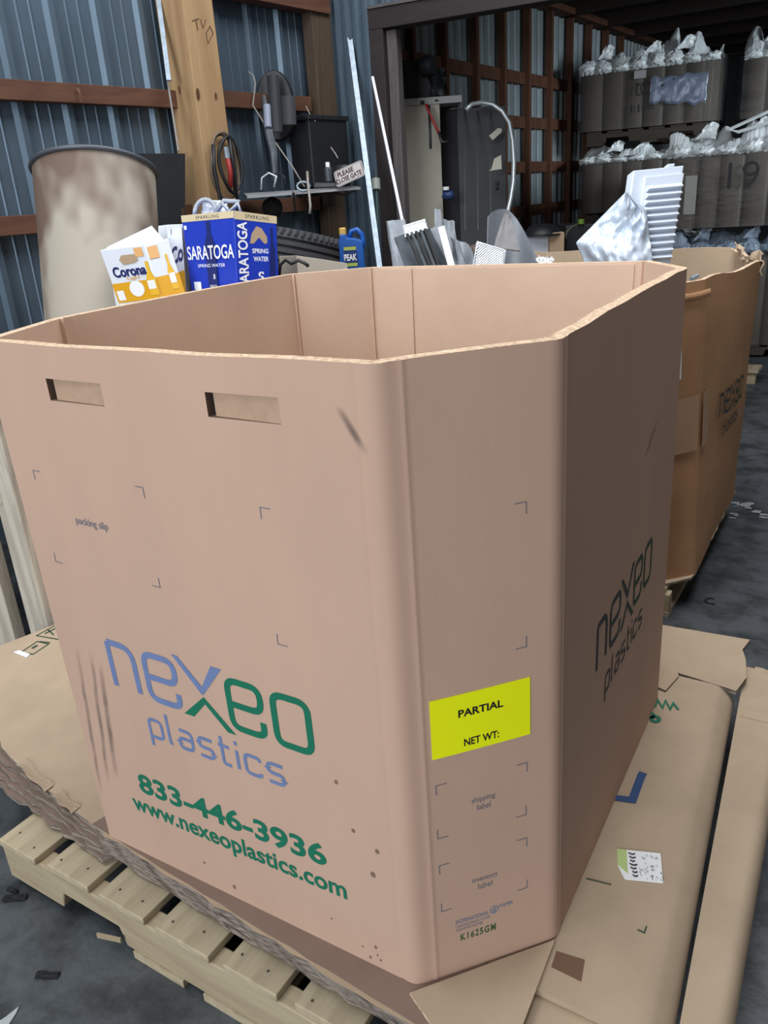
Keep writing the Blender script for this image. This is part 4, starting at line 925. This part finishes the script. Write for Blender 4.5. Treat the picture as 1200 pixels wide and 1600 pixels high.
# blue jug
jg = thing('coolant_jug', tuple(atd(549, 420, 3.55)), 'blue plastic jug with a gold cap standing beside the corner rod', 'jug')
J = lambda x, y, d=3.55: atd(x, y, d)
jc = J(550, 400); ju = RT.copy(); ju.z = 0; ju.normalize(); jv = Vector((0, 0, 1)); jn = ju.cross(jv)
def jp(x, z, n): return jc+ju*x+jv*z+jn*n
hw = .055
def jprof(poly, name, M, n0, n1, par=jg, bev=.006):
    m = MB(); N = len(poly); m.add([jp(x, z, n0) for x, z in poly]+[jp(x, z, n1) for x, z in poly], [tuple(range(N)), tuple(range(2*N-1, N-1, -1))]+[(i, (i+1) % N, N+(i+1) % N, N+i) for i in range(N)]); return m.build(name, M, par, bevel=bev)
jprof([(-hw, BZ-jc.z), (hw, BZ-jc.z), (hw, .06), (hw*.8, .065), (.02, .075), (-.015, .08), (-.02, .095), (-.045, .095), (-.052, .06)], 'jug_body', M_bluejug, -.045, .045)
m = MB(); m.tube([jp(x, z, 0) for x, z in ((-.005, .078), (.005, .105), (.03, .11), (.05, .09), (.055, .05), (.05, .02))], .011, 10); m.build('handle', M_bluejug, jg, smooth=True)
m = MB(); m.lathe([(0, .0), (.016, .0), (.016, .024), (.013, .028), (0, .028)], tuple(jp(-.033, .093, 0)), 16); m.build('cap', M_gold, jg)
sgn = -1 if (jn.dot(CAM-jc) < 0) else 1
JF = lambda u, v, n: jp(u, v, sgn*(.0455+n))
m = MB(); polyf(m, JF, [(-.038, -.04), (.03, -.04), (.022, .045), (-.030, .045)], n=.001); m.build('label_panel', mat('label_blue', (.005, .03, .16), .5), jg, fixn=False)
m = MB(); rect(m, JF, -.032, .022, .028, .042, n=.0016); rect(m, JF, -.034, .024, -.040, -.026, n=.0016); m.build('label_stripe', mat('lime_stripe', (.40, .50, .10), .5), jg, fixn=False)
m = MB(); put_text(m, JF, 'PEAK', -.033, .023, -.016, .012, bold=.03, n=.0018); m.build('label_text', M_wprint, jg, fixn=False)

# ================================================================== ON THE WALL
# hose coil on the pine post
m = MB(); random.seed(11)
hc = onv(352, 262, lp(1.95, .20), 85)
def coil(rx, rz, dx, dz, r, ph=0, off=.0):
    return [Vector((hc.x+off+.006*sin(3*t*pi/16+ph), hc.y+dx+rx*cos(t*pi/16+ph), hc.z+dz+rz*sin(t*pi/16+ph))) for t in range(32)]
hs = thing('coiled_hose', tuple(hc), 'coil of brown and black hose hanging on the pine post', 'hose')
m.tube(coil(.098, .148, 0, 0, 0), .008, 8, closed=True); m.tube(coil(.090, .155, -.01, .0, 0, 1, .012), .007, 8, closed=True); m.build('tan_loop', mat('tan_hose', (.16, .12, .08), .5), hs, smooth=True)
m = MB(); m.tube(coil(.075, .125, .02, .01, 0, 2, .02), .009, 8, closed=True); m.tube([hc+Vector((.02, -.085, .10)), hc+Vector((.02, -.10, 0)), hc+Vector((.02, -.085, -.16)), hc+Vector((.02, -.08, -.26))], .009, 8); m.tube([hc+Vector((.02, .03, .13)), hc+Vector((.02, .035, 0)), hc+Vector((.02, .03, -.2))], .01, 8); m.build('black_loop', M_dark, hs, smooth=True)
m = MB(); m.tube([hc+Vector((.03, -.01, .04)), hc+Vector((.03, .0, -.02)), hc+Vector((.03, -.015, -.09))], .012, 8); m.build('red_grip', M_red, hs, smooth=True)
m = MB(); m.tube([hc+Vector((.03, -.01, .09)), hc+Vector((.03, -.008, .04))], .013, 8); m.build('metal_clip', M_rod, hs)

# shelf
sh = thing('wall_shelf', tuple(onv(450, 300, lp(2.5, .2), 85)), 'narrow cluttered metal shelf on the wall between the two posts', 'shelf')
m = MB(); A_ = atd(386, 306, 3.95); B_ = atd(563, 292, 4.15)
A2 = atd(380, 302, 4.15); B2_ = atd(558, 291, 4.5)
m.hexa([A_-Vector((0, 0, .012)), B_-Vector((0, 0, .012)), B2_-Vector((0, 0, .012)), A2-Vector((0, 0, .012)), A_, B_, B2_, A2]); m.build('shelf_board', mat('pale_shelf', (.40, .42, .44), .5, .3), sh)
m = MB(); m.tube([atd(560, 293, 4.15), atd(540, 306, 4.3), atd(518, 300, 4.35)], .006, 6); m.tube([atd(458, 300, 4.0), atd(461, 330, 4.2)], .006, 6); m.build('bracket', M_graywood, sh)
# sign
sg = thing('gate_sign', tuple(atd(545, 288, 4.1)), 'white rounded sign with black lettering about the gate, tilted on the shelf', 'sign')
s0 = atd(527, 293, 4.08); s1_ = atd(571, 273, 4.1); s3 = atd(521, 269, 4.14)
def SG(u, v, n):
    p = s0+(s1_-s0)*u+(s3-s0)*v; k = (s1_-s0).cross(s3-s0).normalized()
    if k.dot(CAM-s0) < 0: k = -k
    return p+k*n
pl = [(x, y) for x, y in rr(0, 1, 0, 1, .12)]; m = MB(); N = len(pl); m.add([SG(u, v, 0) for u, v in pl]+[SG(u, v, -.004) for u, v in pl], [tuple(range(N)), tuple(range(2*N-1, N-1, -1))]+[(i, (i+1) % N, N+(i+1) % N, N+i) for i in range(N)]); m.build('sign_board', mat('sign_gray_white', (.42, .40, .40), .5), sg)
m = MB(); pb = rr(.04, .96, .06, .94, .09); ribbon(m, SG, pb, .02, closed=True, n=.001); put_text(m, SG, 'PLEASE', .10, .66, .52, .84, bold=.03, n=.0012); put_text(m, SG, 'CLOSE GATE', .0, .90, .14, .44, bold=.03, n=.0012); m.build('sign_text', mat('sign_maroon', (.05, .02, .02), .6), sg, fixn=False)
# shelf clutter
def blob(name, pts, r, M, label, cat, d=4.0): 
    m = MB(); m.tube([atd(x, y, d) for x, y in pts], r, 8); return tag(m.build(name, M, None, smooth=True), label, cat)
m = MB(); 
for (x0, x1, y0, y1, d) in ((490, 535, 285, 294, 4.12),): m.hexa([atd(x0, y1, d), atd(x1, y1-2, d), atd(x1, y1-2, d+.1), atd(x0, y1, d+.1), atd(x0, y0, d), atd(x1, y0, d), atd(x1, y0, d+.1), atd(x0, y0, d+.1)])
tag(m.build('hand_tool_case', M_dark, bevel=.006), 'flat black tool case lying on the shelf before the sign', 'tool case')
can = thing('spray_can', tuple(atd(514, 290, 4.1)), 'small white topped spray can on the wall shelf left of the sign', 'can')
m = MB(); m.lathe([(0, 0), (.02, 0), (.02, .06), (.014, .068), (0, .068)], tuple(atd(514, 283, 4.16)), 14); m.build('can_body', M_scrapd, can)
m = MB(); m.lathe([(0, .068), (.011, .068), (.011, .09), (0, .092)], tuple(atd(514, 283, 4.16)), 12); m.build('can_cap', M_white, can)
blob('hand_clamp', ((480, 268), (481, 285), (483, 303), (485, 322), (484, 334)), .007, mat('clamp_metal', (.30, .28, .25), .5, .4), 'thin metal clamp hanging over the shelf edge', 'clamp', 3.98)
m = MB(); m.tube([atd(474+10*cos(t*pi/6), 291+7*sin(t*pi/6), 3.99) for t in range(12)], .006, 6, closed=True); tag(m.build('metal_ring', M_rod, smooth=True), 'small metal ring lying on the shelf at the rope end', 'ring')
blob('cable_loop', ((408, 296), (409, 278), (420, 270), (432, 276), (428, 292)), .005, M_hose, 'thin gray cable loop standing on the left part of the shelf', 'cable', 4.0)
blob('cable_loop', ((430, 290), (424, 278), (433, 268), (444, 276), (446, 286)), .004, M_dark, 'black cable loop right of the gray loop on the shelf', 'cable', 4.05)
m = MB(); m.lathe([(0, 0), (.05, 0), (.055, .03), (.04, .06), (0, .06)], tuple(atd(430, 326, 4.15)), 18, Matrix.Rotation(radians(80), 4, 'X')); tag(m.build('black_pulley', M_dark, smooth='auto'), 'black round pulley hanging under the shelf', 'pulley')
m = MB(); m.lathe([(0, 0), (.07, 0), (.075, .04), (.05, .075), (0, .08)], tuple(atd(537, 282, 4.3)), 18); tag(m.build('black_bowl', M_dark, smooth='auto'), 'black round lump on the shelf behind the tilted sign', 'bowl')
m = MB(); m.tube([atd(x, y, 4.1) for x, y in ((388, 112), (396, 118), (399, 130), (395, 165), (405, 180), (417, 200), (430, 222), (458, 262), (476, 292))], .0035, 6); tag(m.build('rope', mat('gray_rope', (.30, .28, .26), .8), smooth=True), 'thin pale rope running diagonally down to the wall shelf', 'rope')
m = MB(); m.tube([atd(x, y, 4.3) for x, y in ((478, 166), (484, 178), (493, 190))], .003, 5); m.tube([atd(x, y, 4.3) for x, y in ((517, 230), (524, 240), (528, 247))], .003, 5); tag(m.build('string', mat('pale_string', (.35, .33, .30), .8)), 'short pale string ends near the black box', 'string')
# dark hanging jacket / fan shroud with paddles
hk = thing('hanging_gear', tuple(atd(430, 240, 4.1)), 'dark round shroud with straps and bottle hung on the wall above the shelf', 'hanging gear')
fc = atd(430, 165, 4.22)
def ell(k, rx, rz, dx=0, dz=0, n=0.0): return fc+ju*(dx+rx*cos(k))+Vector((0, 0, dz+rz*sin(k)))+jn*n*(-sgn)*-1
m = MB(); N = 28
o1 = [ell(2*pi*k/N, .095, .165, 0, 0) for k in range(N)]; o2 = [ell(2*pi*k/N, .105, .175, 0, 0, -.05) for k in range(N)]
m.add(o1+o2, [tuple(range(N)), tuple(range(2*N-1, N-1, -1))]+[(i, (i+1) % N, N+(i+1) % N, N+i) for i in range(N)]); m.build('round_shroud', M_dark, hk, bevel=.004)
m = MB(); m.slab(lambda a, b: atd(418+16*a+6*b, 118+88*b, 4.12-.04*sin(pi*a)), .012, 8, 10); m.build('gray_flap', mat('charcoal_cloth', (.035, .037, .045), .8), hk, smooth='auto')
m = MB(); m.slab(lambda a, b: atd(440+20*a+2*b, 150+45*b, 4.13-.03*sin(pi*a)), .01, 8, 10); m.build('side_flap', MATS['charcoal_cloth'], hk, smooth='auto')
m = MB(); m.tube([atd(417, 165, 4.08), atd(419, 200, 4.08)], [.020, .020], 12); m.build('white_bottle', mat('dull_white', (.22, .25, .33), .5), hk, smooth='auto')
m = MB(); m.tube([atd(412, 150, 4.1), atd(420, 205, 4.1), atd(428, 240, 4.1), atd(430, 285, 4.12)], [.010, .025, .022, .010], 8); m.build('gray_tube', M_scrapd, hk, smooth='auto')
# long bright angle rods
m = MB(); m.beam(atd(244, -30, 3.62), atd(264, 126, 3.62), .02, .012); tag(m.build('angle_strip', M_rod), 'short bright metal strip ending beside the pine post at the top', 'metal strip')
m = MB(); m.beam(atd(262, 128, 3.66), atd(279, 236, 3.66), .008, .008); tag(m.build('angle_strip', mat('dull_strip', (.20, .19, .19), .6)), 'thin dull lath standing at the left edge of the pine post', 'metal strip')
m = MB(); m.beam(atd(536, -20, 4.5), atd(594, 425, 4.35), .028, .012); m.beam(atd(533, -20, 4.52), atd(591, 425, 4.37), .006, .03); tag(m.build('angle_rod', M_rod), 'long bright perforated steel angle leaning in the corner behind the sign', 'steel angle')
# thin long brush tool right of it
br = thing('snow_brush', tuple(atd(588, 380, 4.4)), 'dark green rod with pale sleeve hanging beside the dark opening post', 'tool')
m = MB(); m.tube([atd(588, 298, 4.4), atd(591, 410, 4.4)], .010, 8); m.tube([atd(587, 266, 4.4), atd(587, 280, 4.4)], .007, 8); m.build('rod_body', mat('dark_green_rod', (.015, .045, .045), .5), br)
m = MB(); m.tube([atd(587, 280, 4.4), atd(588, 297, 4.4)], .024, 10); m.build('pale_sleeve', mat('sleeve', (.25, .28, .25), .5), br)

# ================================================================== INSIDE THE STORAGE OPENING
def vb(mb, px0, px1, py0, py1, d0, depth, zlow=None, skew=0.0, mi=0):
    """upright box whose front top edge spans px0..px1 at row py0"""
    a = atd(px0, py0, d0); b = atd(px1, py0, d0+skew); z1 = a.z; z0 = zlow if zlow is not None else atd(px0, py1, d0).z
    dn = Vector((-(b.y-a.y), b.x-a.x, 0)).normalized()
    if dn.dot(Vector((a.x, a.y, 0))-Vector((CAM.x, CAM.y, 0))) < 0: dn = -dn
    dn *= depth; b.z = z1
    mb.hexa([(a.x, a.y, z0), (b.x, b.y, z0), (b.x+dn.x, b.y+dn.y, z0), (a.x+dn.x, a.y+dn.y, z0), (a.x, a.y, z1), (b.x, b.y, z1), (b.x+dn.x, b.y+dn.y, z1), (a.x+dn.x, a.y+dn.y, z1)], mi)
    return Vector(((a.x+b.x)/2, (a.y+b.y)/2, z0))
m = MB(); c = vb(m, 600, 687, 165, 0, 4.95, .3, FLOOR); cab = thing('storage_cabinet', tuple(c), 'tall beige cabinet behind the gray post, black crate on top', 'cabinet'); m.build('cabinet_body', M_beige, cab, bevel=.004)
m = MB(); vb(m, 598, 722, 157, 168, 4.93, .34); m.build('cabinet_top', mat('cab_top', (.36, .37, .36), .6), cab, bevel=.003)
m = MB(); m.lathe([(0, 0), (.012, 0), (.012, .02)], tuple(atd(660, 163, 4.92)), 10); m.build('latch', M_dark, cab)
m = MB(); c = vb(m, 620, 676, 98, 158, 4.97, .26); cr = thing('plastic_crate', tuple(c), 'black plastic crate standing on the beige cabinet', 'crate'); m.build('crate_body', M_dark, cr, bevel=.006)
m = MB(); vb(m, 617, 680, 95, 104, 4.95, .28); m.build('crate_rim', M_dark, cr, bevel=.003)
m = MB(); m.lathe([(0, -.04), (.05, -.04), (.055, 0), (.05, .04), (0, .04)], tuple(atd(668, 103, 4.9)), 20, Matrix.Rotation(radians(90), 4, 'Y')); tag(m.build('tape_roll', mat('black_roll', (.02, .022, .028), .5), smooth='auto'), 'black round roll on top of the crate front', 'roll')
m = MB(); m.slab(lambda a, b: atd(672+22*a, 108+52*b, 4.95)+Vector((0, .05*noise.noise(Vector((a*3, b*3, 0))), 0)), .03, 8, 8); tag(m.build('black_bag', M_dark, smooth='auto'), 'limp black bag hanging off the crate', 'bag')
m = MB(); vb(m, 689, 714, 172, 0, 5.15, .18, FLOOR); tag(m.build('locker_shade', mat('near_black', (.012, .012, .018), .7)), 'near-black block painted as the shade of the open locker side between beige cabinet and gray door', 'locker')  # near black colour stands in for the shade of the open area
m = MB(); c = vb(m, 714, 790, 170, 0, 5.12, .06, FLOOR); gd = thing('locker_door', tuple(c), 'gray locker door with two torn paper notes', 'door'); m.build('door_panel', M_locker, gd, bevel=.003)
m = MB()
for x in (725, 745, 765): m.beam(atd(x, 172, 5.105), atd(x+2, 360, 5.0), .006, .004)
m.build('door_rib', M_locker, gd)
for pts in (((764, 212), (778, 200), (784, 201), (784, 206), (770, 219)), ((768, 264), (772, 248), (783, 242), (784, 264), (764, 267))):
    m = MB(); q = [atd(x, y, 5.03) for x, y in pts]; N = len(q); m.add(q+[p+FW*.002 for p in q], [tuple(range(N)), tuple(range(2*N-1, N-1, -1))]+[(i, (i+1) % N, N+(i+1) % N, N+i) for i in range(N)]); m.build('paper_note', mat('aged_paper', (.52, .50, .42), .7), gd)
m = MB(); m.tube([atd(777, 284, 5.0), atd(777, 296, 5.0)], .012, 8); m.build('door_handle', M_dark, gd)
bc = thing('bolt_cutter', tuple(atd(680, 205, 4.85)), 'bolt cutter with red handle hanging on the beige cabinet', 'bolt cutter')
m = MB(); m.tube([atd(x, y, 4.85) for x, y in ((666, 163), (670, 175), (677, 190), (686, 208))], .009, 8); m.build('red_handle', M_red, bc, smooth=True)
m = MB(); m.tube([atd(x, y, 4.85) for x, y in ((670, 165), (672, 200), (673, 232))], .008, 8); m.tube([atd(x, y, 4.85) for x, y in ((686, 207), (690, 222), (704, 221))], .010, 8); m.build('cutter_jaw', M_dark, bc, smooth=True)
blob('blue_cap', ((692, 302), (702, 305), (708, 304)), .028, mat('dull_blue', (.02, .05, .16), .5), 'blue rounded thing on the dark locker shelf', 'cap', 5.05)
m = MB(); m.lathe([(0, 0), (.02, 0), (.02, .02), (0, .02)], tuple(atd(697, 297, 5.02)), 10); tag(m.build('white_lid', M_white), 'tiny white lid beside the blue rounded thing', 'lid')
# silver hose hoop
m = MB(); m.tube([atd(x, y, 4.85) for x, y in ((728, 172), (737, 163), (752, 160), (770, 163), (785, 174), (796, 192), (801, 220), (803, 255), (802, 285), (798, 310), (793, 332), (790, 352))], .014, 10); hoop = tag(m.build('metal_hose', M_hose, smooth=True), 'silver flexible hose arching over the gray locker door', 'hose')
m = MB(); m.tube([atd(x, y, 4.95) for x, y in ((740, 164), (760, 162), (778, 166), (793, 182), (799, 205), (802, 250), (800, 300), (795, 340))], .006, 8); tag(m.build('gray_cable', M_scrapd, smooth=True), 'thin gray cable following the inside of the silver hose', 'cable')
# small cartons beyond the second box
m = MB(); c = vb(m, 824, 857, 368, 0, 5.0, .16, FLOOR); tag(m.build('parts_carton', M_cwhite, bevel=.003), 'whitish carton beyond the scrap, under a black cap', 'carton')
m = MB(); c = vb(m, 859, 882, 364, 0, 4.95, .16, FLOOR); tag(m.build('parts_carton', M_kin, bevel=.003), 'tan carton right of the whitish one beyond the scrap', 'carton')
cp = thing('black_hard_cap', tuple(atd(846, 366, 4.95)), 'black rounded cap lying on the whitish carton', 'cap')
m = MB(); m.lathe([(.115, 0), (.11, .02), (.085, .05), (.05, .065), (0, .07)], tuple(atd(847, 367, 5.05)), 24); m.build('cap_crown', M_dark, cp, smooth=True)
m = MB(); m.lathe([(0, -.002), (.13, -.002), (.13, .006), (0, .006)], tuple(atd(845, 367, 5.02)), 24); m.build('cap_brim', M_dark, cp)
mc = thing('black_machine', tuple(atd(905, 390, 5.1)), 'dark small machine with green knob, between tan carton and foil sheet', 'machine')
m = MB(); vb(m, 884, 930, 352, 0, 5.1, .3, FLOOR); m.build('machine_body', M_dark, mc, bevel=.01)
m = MB(); m.lathe([(0, 0), (.02, 0), (.02, .03), (0, .03)], tuple(atd(908, 350, 5.08)), 12); m.build('green_knob', mat('green_knob', (.12, .22, .02), .5), mc)
m = MB(); m.tube([atd(x, y, 5.0) for x, y in ((883, 372), (886, 362), (893, 354), (902, 350))], .004, 6); m.build('green_cable', mat('olive_cable', (.12, .14, .08), .5), mc, smooth=True)

# ------------------------------------------------------------------ wrapped boxes stacked in the bay
def crumple(mb, P0, ux, uy, W, D, z, h, seed, n=40, peaks=1.0, thick=.003):
    """a fringe of gathered film standing up around and over a box top"""
    ns = max(3, round(W/.15))
    def P(a, b):
        a2 = a+.02*noise.noise(Vector((a*5, seed, 0))); seg = abs(sin(pi*a2*ns))**.55; hv = .75+.5*noise.noise(Vector((a*4+seed, 0, 2.2)))
        j1 = noise.noise(Vector((a*22, b*9, seed))); j2 = noise.noise(Vector((a*60, b*16, seed+3)))
        if b < .5:
            t = b/.5; y = -.018-.055*seg*sin(pi*min(1, t*1.05+.05))+.012*j1; zz = z-.045+h*.75*t*(.7+.3*seg)*hv
        else:
            t = (b-.5)/.5; y = t*D*.8; pk = max(0, noise.noise(Vector((a*9+seed*1.7, b*3, 0)))+.15)
            zz = z-.045+h*.75*(.7+.3*seg)*hv+(h*1.5*pk*peaks+.02*j1)*sin(pi*t)**.5
        q = P0+ux*(W*a2+.02*j1)+uy*y
        return Vector((q.x+.006*j2, q.y, zz+.012*j2))
    mb.slab(P, thick, n*3, 24)
M_marker = mat('marker_ink', (.006, .006, .008), .6)
def wrapped(px0, px1, row, ydepth, az, z0, z1, hb, W, label, seed, D=1.0, text=None, bags=True, film=M_wrap, left=None):
    """front-left bottom corner on the vertical plane y=ydepth (at px0), running W to the right"""
    p = onv(px0, row, (0, ydepth), az); P0 = Vector((p.x, p.y, 0)); ux = Vector((cos(radians(az)), sin(radians(az)), 0)); uy = Vector((-ux.y, ux.x, 0))
    r = thing('wrapped_bulk_box', (P0.x+ux.x*W/2, P0.y+ux.y*W/2, z0), label, 'wrapped box', 'film wrapped bulk boxes stacked in the storage bay')
    m = MB(); c = .09; N8 = [(c*.4, 0), (W-c, 0), (W, c), (W, D-c), (W-c, D), (c, D), (0, D-c), (0, c)]
    def off(pts, e):
        out = []
        for (x, y) in pts: out.append((x+(e if x > W/2 else -e), y+(e if y > D/2 else -e)))
        return out
    def pr(mb_, pts, za, zb_, mi=0):
        q = [P0+ux*x+uy*y for x, y in pts]; mb_.prism([(v.x, v.y) for v in q], za, zb_, mi)
    NF = [(c*.4+(W-c*1.4)*k/48, -.026*abs(sin(pi*(k/48)*6.0+.5*noise.noise(Vector((k*.09, seed, 0)))))**.6) for k in range(49)]
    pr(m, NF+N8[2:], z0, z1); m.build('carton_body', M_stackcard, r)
    m = MB(); 
    def W_(a, b):
        t = a*8; i = int(min(t, 7.999)); f_ = t-i; A8 = off(N8, .034); x = A8[i][0]*(1-f_)+A8[(i+1) % 8][0]*f_; y = A8[i][1]*(1-f_)+A8[(i+1) % 8][1]*f_
        k = Vector((x*4+seed, y*4, (z0+(z1-z0)*b)*5)); q = P0+ux*(x+.010*noise.noise(k))+uy*(y+.012*noise.noise(k*1.4)); return Vector((q.x, q.y, z0+(z1-z0)*b))
    m.grid(W_, 64, 14); m.build('stretch_film', M_stretch, r, smooth=True, fixn=False)
    if bags:
        m = MB(); crumple(m, P0, ux, uy, W, D*.5, z1, hb, seed, 44); m.build('liner_bag', film, r)
        m = MB(); random.seed(seed)
        for k in range(3):      # loose film tails standing up
            x = W*(.2+.3*k+random.uniform(-.06, .06)); wd = random.uniform(.10, .16); ln = hb*random.uniform(.5, .9)
            m.slab(lambda a, b: P0+ux*(x+wd*(a-.5)*(1-b*.55)+.05*b+.02*noise.noise(Vector((a*3, b*3, k))))+uy*(.03+.05*a+.03*noise.noise(Vector((a*4, b*4, k+9))))+Vector((0, 0, z1+hb*.5+ln*b-.03*abs(a-.5))), .002, 8, 6)
        m.build('bag_fold', film, r, smooth=True)
    F_ = lambda u, v, n: P0+ux*u+uy*(-.050-n)+Vector((0, 0, v))
    if text:
        m = MB()
        for (s, u0, u1, v0, v1, b) in text: put_text(m, F_, s, u0, u1, v0, v1, bold=b, n=.004)
        m.build('marker_writing', M_marker, r, fixn=False)
    return r, F_, P0, ux, uy
# back row
YB = 6.7
d_, FB, *_ = wrapped(905, 0, 150, YB, 6, 1.52, 2.02, .16, 1.16, 'film wrapped box on the top tier at the back left, handwriting on it', 3, text=[('1C', .50, .60, 1.77, 1.87, .0), ('31', .68, .82, 1.78, 1.87, .0), ('11 =', .46, .66, 1.64, 1.70, 0)])
m = MB(); rect(m, FB, .48, .58, 1.90, 1.96, n=.004); m.build('paper_label', mat('dim_label', (.4, .38, .4), .6), d_, fixn=False)
m = MB(); m.slab(lambda a, b: Vector(FB(.62+.46*a+.02*noise.noise(Vector((b*9, 1, 0))), 1.70+.19*b-.05*a*(1-b)+.03*noise.noise(Vector((a*7, b, 4))), .006+.008*noise.noise(Vector((a*8, b*5, 0))))), .001, 20, 8); m.build('film_sheen_patch', mat('film_sheen', (.30, .36, .50), .25, .1, alpha=.40, bump=.6, bscale=24), d_, smooth=True)  # pale blue patch painted on as sheen of the stretch film
wrapped(1158, 0, 150, YB+.25, 6, 1.52, 2.02, .17, 1.16, 'brighter film wrapped box on the top tier at the far right edge', 13)
wrapped(905, 0, 300, YB, 6, .83, 1.30, .10, 1.16, 'shaded film wrapped box on the middle tier, under the one with handwriting', 23)
wrapped(1158, 0, 300, YB+.25, 6, .83, 1.30, .10, 1.16, 'film wrapped box hidden behind the box marked 19', 33)
wrapped(905, 0, 420, YB, 6, -.08, .60, .10, 1.16, 'lowest film wrapped box of the back left stack', 43)
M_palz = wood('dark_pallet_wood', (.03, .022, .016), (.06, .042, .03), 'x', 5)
p_ = onv(905, 150, (0, YB), 6)
for zz, lb2 in ((1.40, 'dark pallet under the top tier box with handwriting'), (.70, 'dark pallet under the middle tier box of the back left stack'), (FLOOR, 'floor pallet of the back left stack')):
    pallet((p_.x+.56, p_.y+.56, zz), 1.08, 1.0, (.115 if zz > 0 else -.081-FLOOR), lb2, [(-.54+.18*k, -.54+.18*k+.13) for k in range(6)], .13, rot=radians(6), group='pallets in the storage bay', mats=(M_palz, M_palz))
# front row
YF = 5.3
r_, FF, P0f, uxf, uyf = wrapped(1040, 0, 300, YF, 6, .74, 1.27, .15, 1.10, 'film wrapped box marked 19 in black marker, white bags on top, front row', 53, text=[('19', .42, .62, 1.00, 1.17, -.01)], D=.95)
m = MB(); 
m.slab(lambda a, b: Vector(FF(.14+.08*a, .84+.26*b, .006)), .001, 2, 4); m.build('faded_label', mat('dim_paper', (.30, .29, .27), .6), r_, smooth=False)
q1 = FF(.36, 1.42, .02); m = MB()
m.tube([FF(.40, 1.38, .0), FF(.80, 1.53, .0), FF(.82, 1.44, .0), FF(.46, 1.36, .0)], .012, 6, closed=True); m.build('bag_rim_loop', M_wrap, r_)
wrapped(1045, 0, 380, YF-.02, 6, -.10, .60, .12, 1.10, 'lower film wrapped box of the front row with bluish bags on top', 63, D=.95, film=mat('blue_gray_film', (.24, .29, .36), .3, bump=.5, bscale=25))
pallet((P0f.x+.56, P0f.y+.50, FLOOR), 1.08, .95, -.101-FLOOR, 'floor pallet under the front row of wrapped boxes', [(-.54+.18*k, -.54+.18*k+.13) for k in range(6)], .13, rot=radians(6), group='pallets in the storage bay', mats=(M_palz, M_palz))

# ================================================================== SMALL THINGS ON THE FLOOR
q = atz(1178, 600, FLOOR)
wb = thing('wood_block', (q.x, q.y, FLOOR), 'pale wooden pallet end sticking out right of the second box', 'wood block')
m = MB(); m.box(q.x-.16, q.x+.02, q.y-.02, q.y+.16, FLOOR+.075, FLOOR+.095); m.build('deck_board', M_pal, wb); m = MB(); m.box(q.x-.16, q.x+.005, q.y, q.y+.04, FLOOR, FLOOR+.075); m.build('block', M_palx, wb)
m = MB(); q = [atz(*p, FLOOR) for p in ((-8, 1602), (10, 1590), (30, 1574), (26, 1584), (8, 1612))]; m.prism([(p.x, p.y) for p in q], FLOOR, FLOOR+.003)
tag(m.build('plastic_shard', mat('pale_shard', (.42, .46, .48), .4)), 'pale pointed shard on the floor in the lower left corner', 'shard')
for i, (x, y, s, an) in enumerate(((24, 1405, .022, .6), (20, 1393, .012, .2), (75, 1525, .02, .5))):
    c = atz(x, y, FLOOR); m = MB(); random.seed(i); m.slab(lambda a, b: c+Vector(((a-.5)*s*2.2*cos(an)-(b-.5)*s*.6*sin(an), (a-.5)*s*2.2*sin(an)+(b-.5)*s*.6*cos(an), .004+.004*noise.noise(Vector((a*3, b*3, i))))), .004, 6, 4)
    tag(m.build('dirt_flake', mat('dirt', (.012, .012, .013), .9)), ['dark dirt flake on the floor left of the pallet corner', 'small dark crumb just above the larger flake by the pallet corner', 'faint dark flake on the floor below the pallet notch'][i], 'debris')
c = atz(1112, 940, FLOOR); m = MB(); m.tube([c+Vector((.02*cos(t*pi/7), .02*sin(t*pi/7), .002)) for t in range(3, 13)], .003, 6); tag(m.build('wire_bit', M_dark), 'little curved black wire bit on the floor right of the second box', 'wire')
m = MB(); random.seed(21)
for k in range(16):
    c = atz(1165+random.uniform(-28, 30), 800+random.uniform(-14, 12), FLOOR); s = random.uniform(.006, .02)
    m.slab(lambda a, b: c+Vector(((a-.5)*s*2, (b-.5)*s, .003+.004*noise.noise(Vector((a*3, b*3, k))))), .0015, 3, 2)
tag(m.build('plastic_flakes', mat('pale_flakes', (.30, .31, .32), .5)), 'scatter of pale plastic flakes on the floor right of the second box', 'debris', kind='stuff')
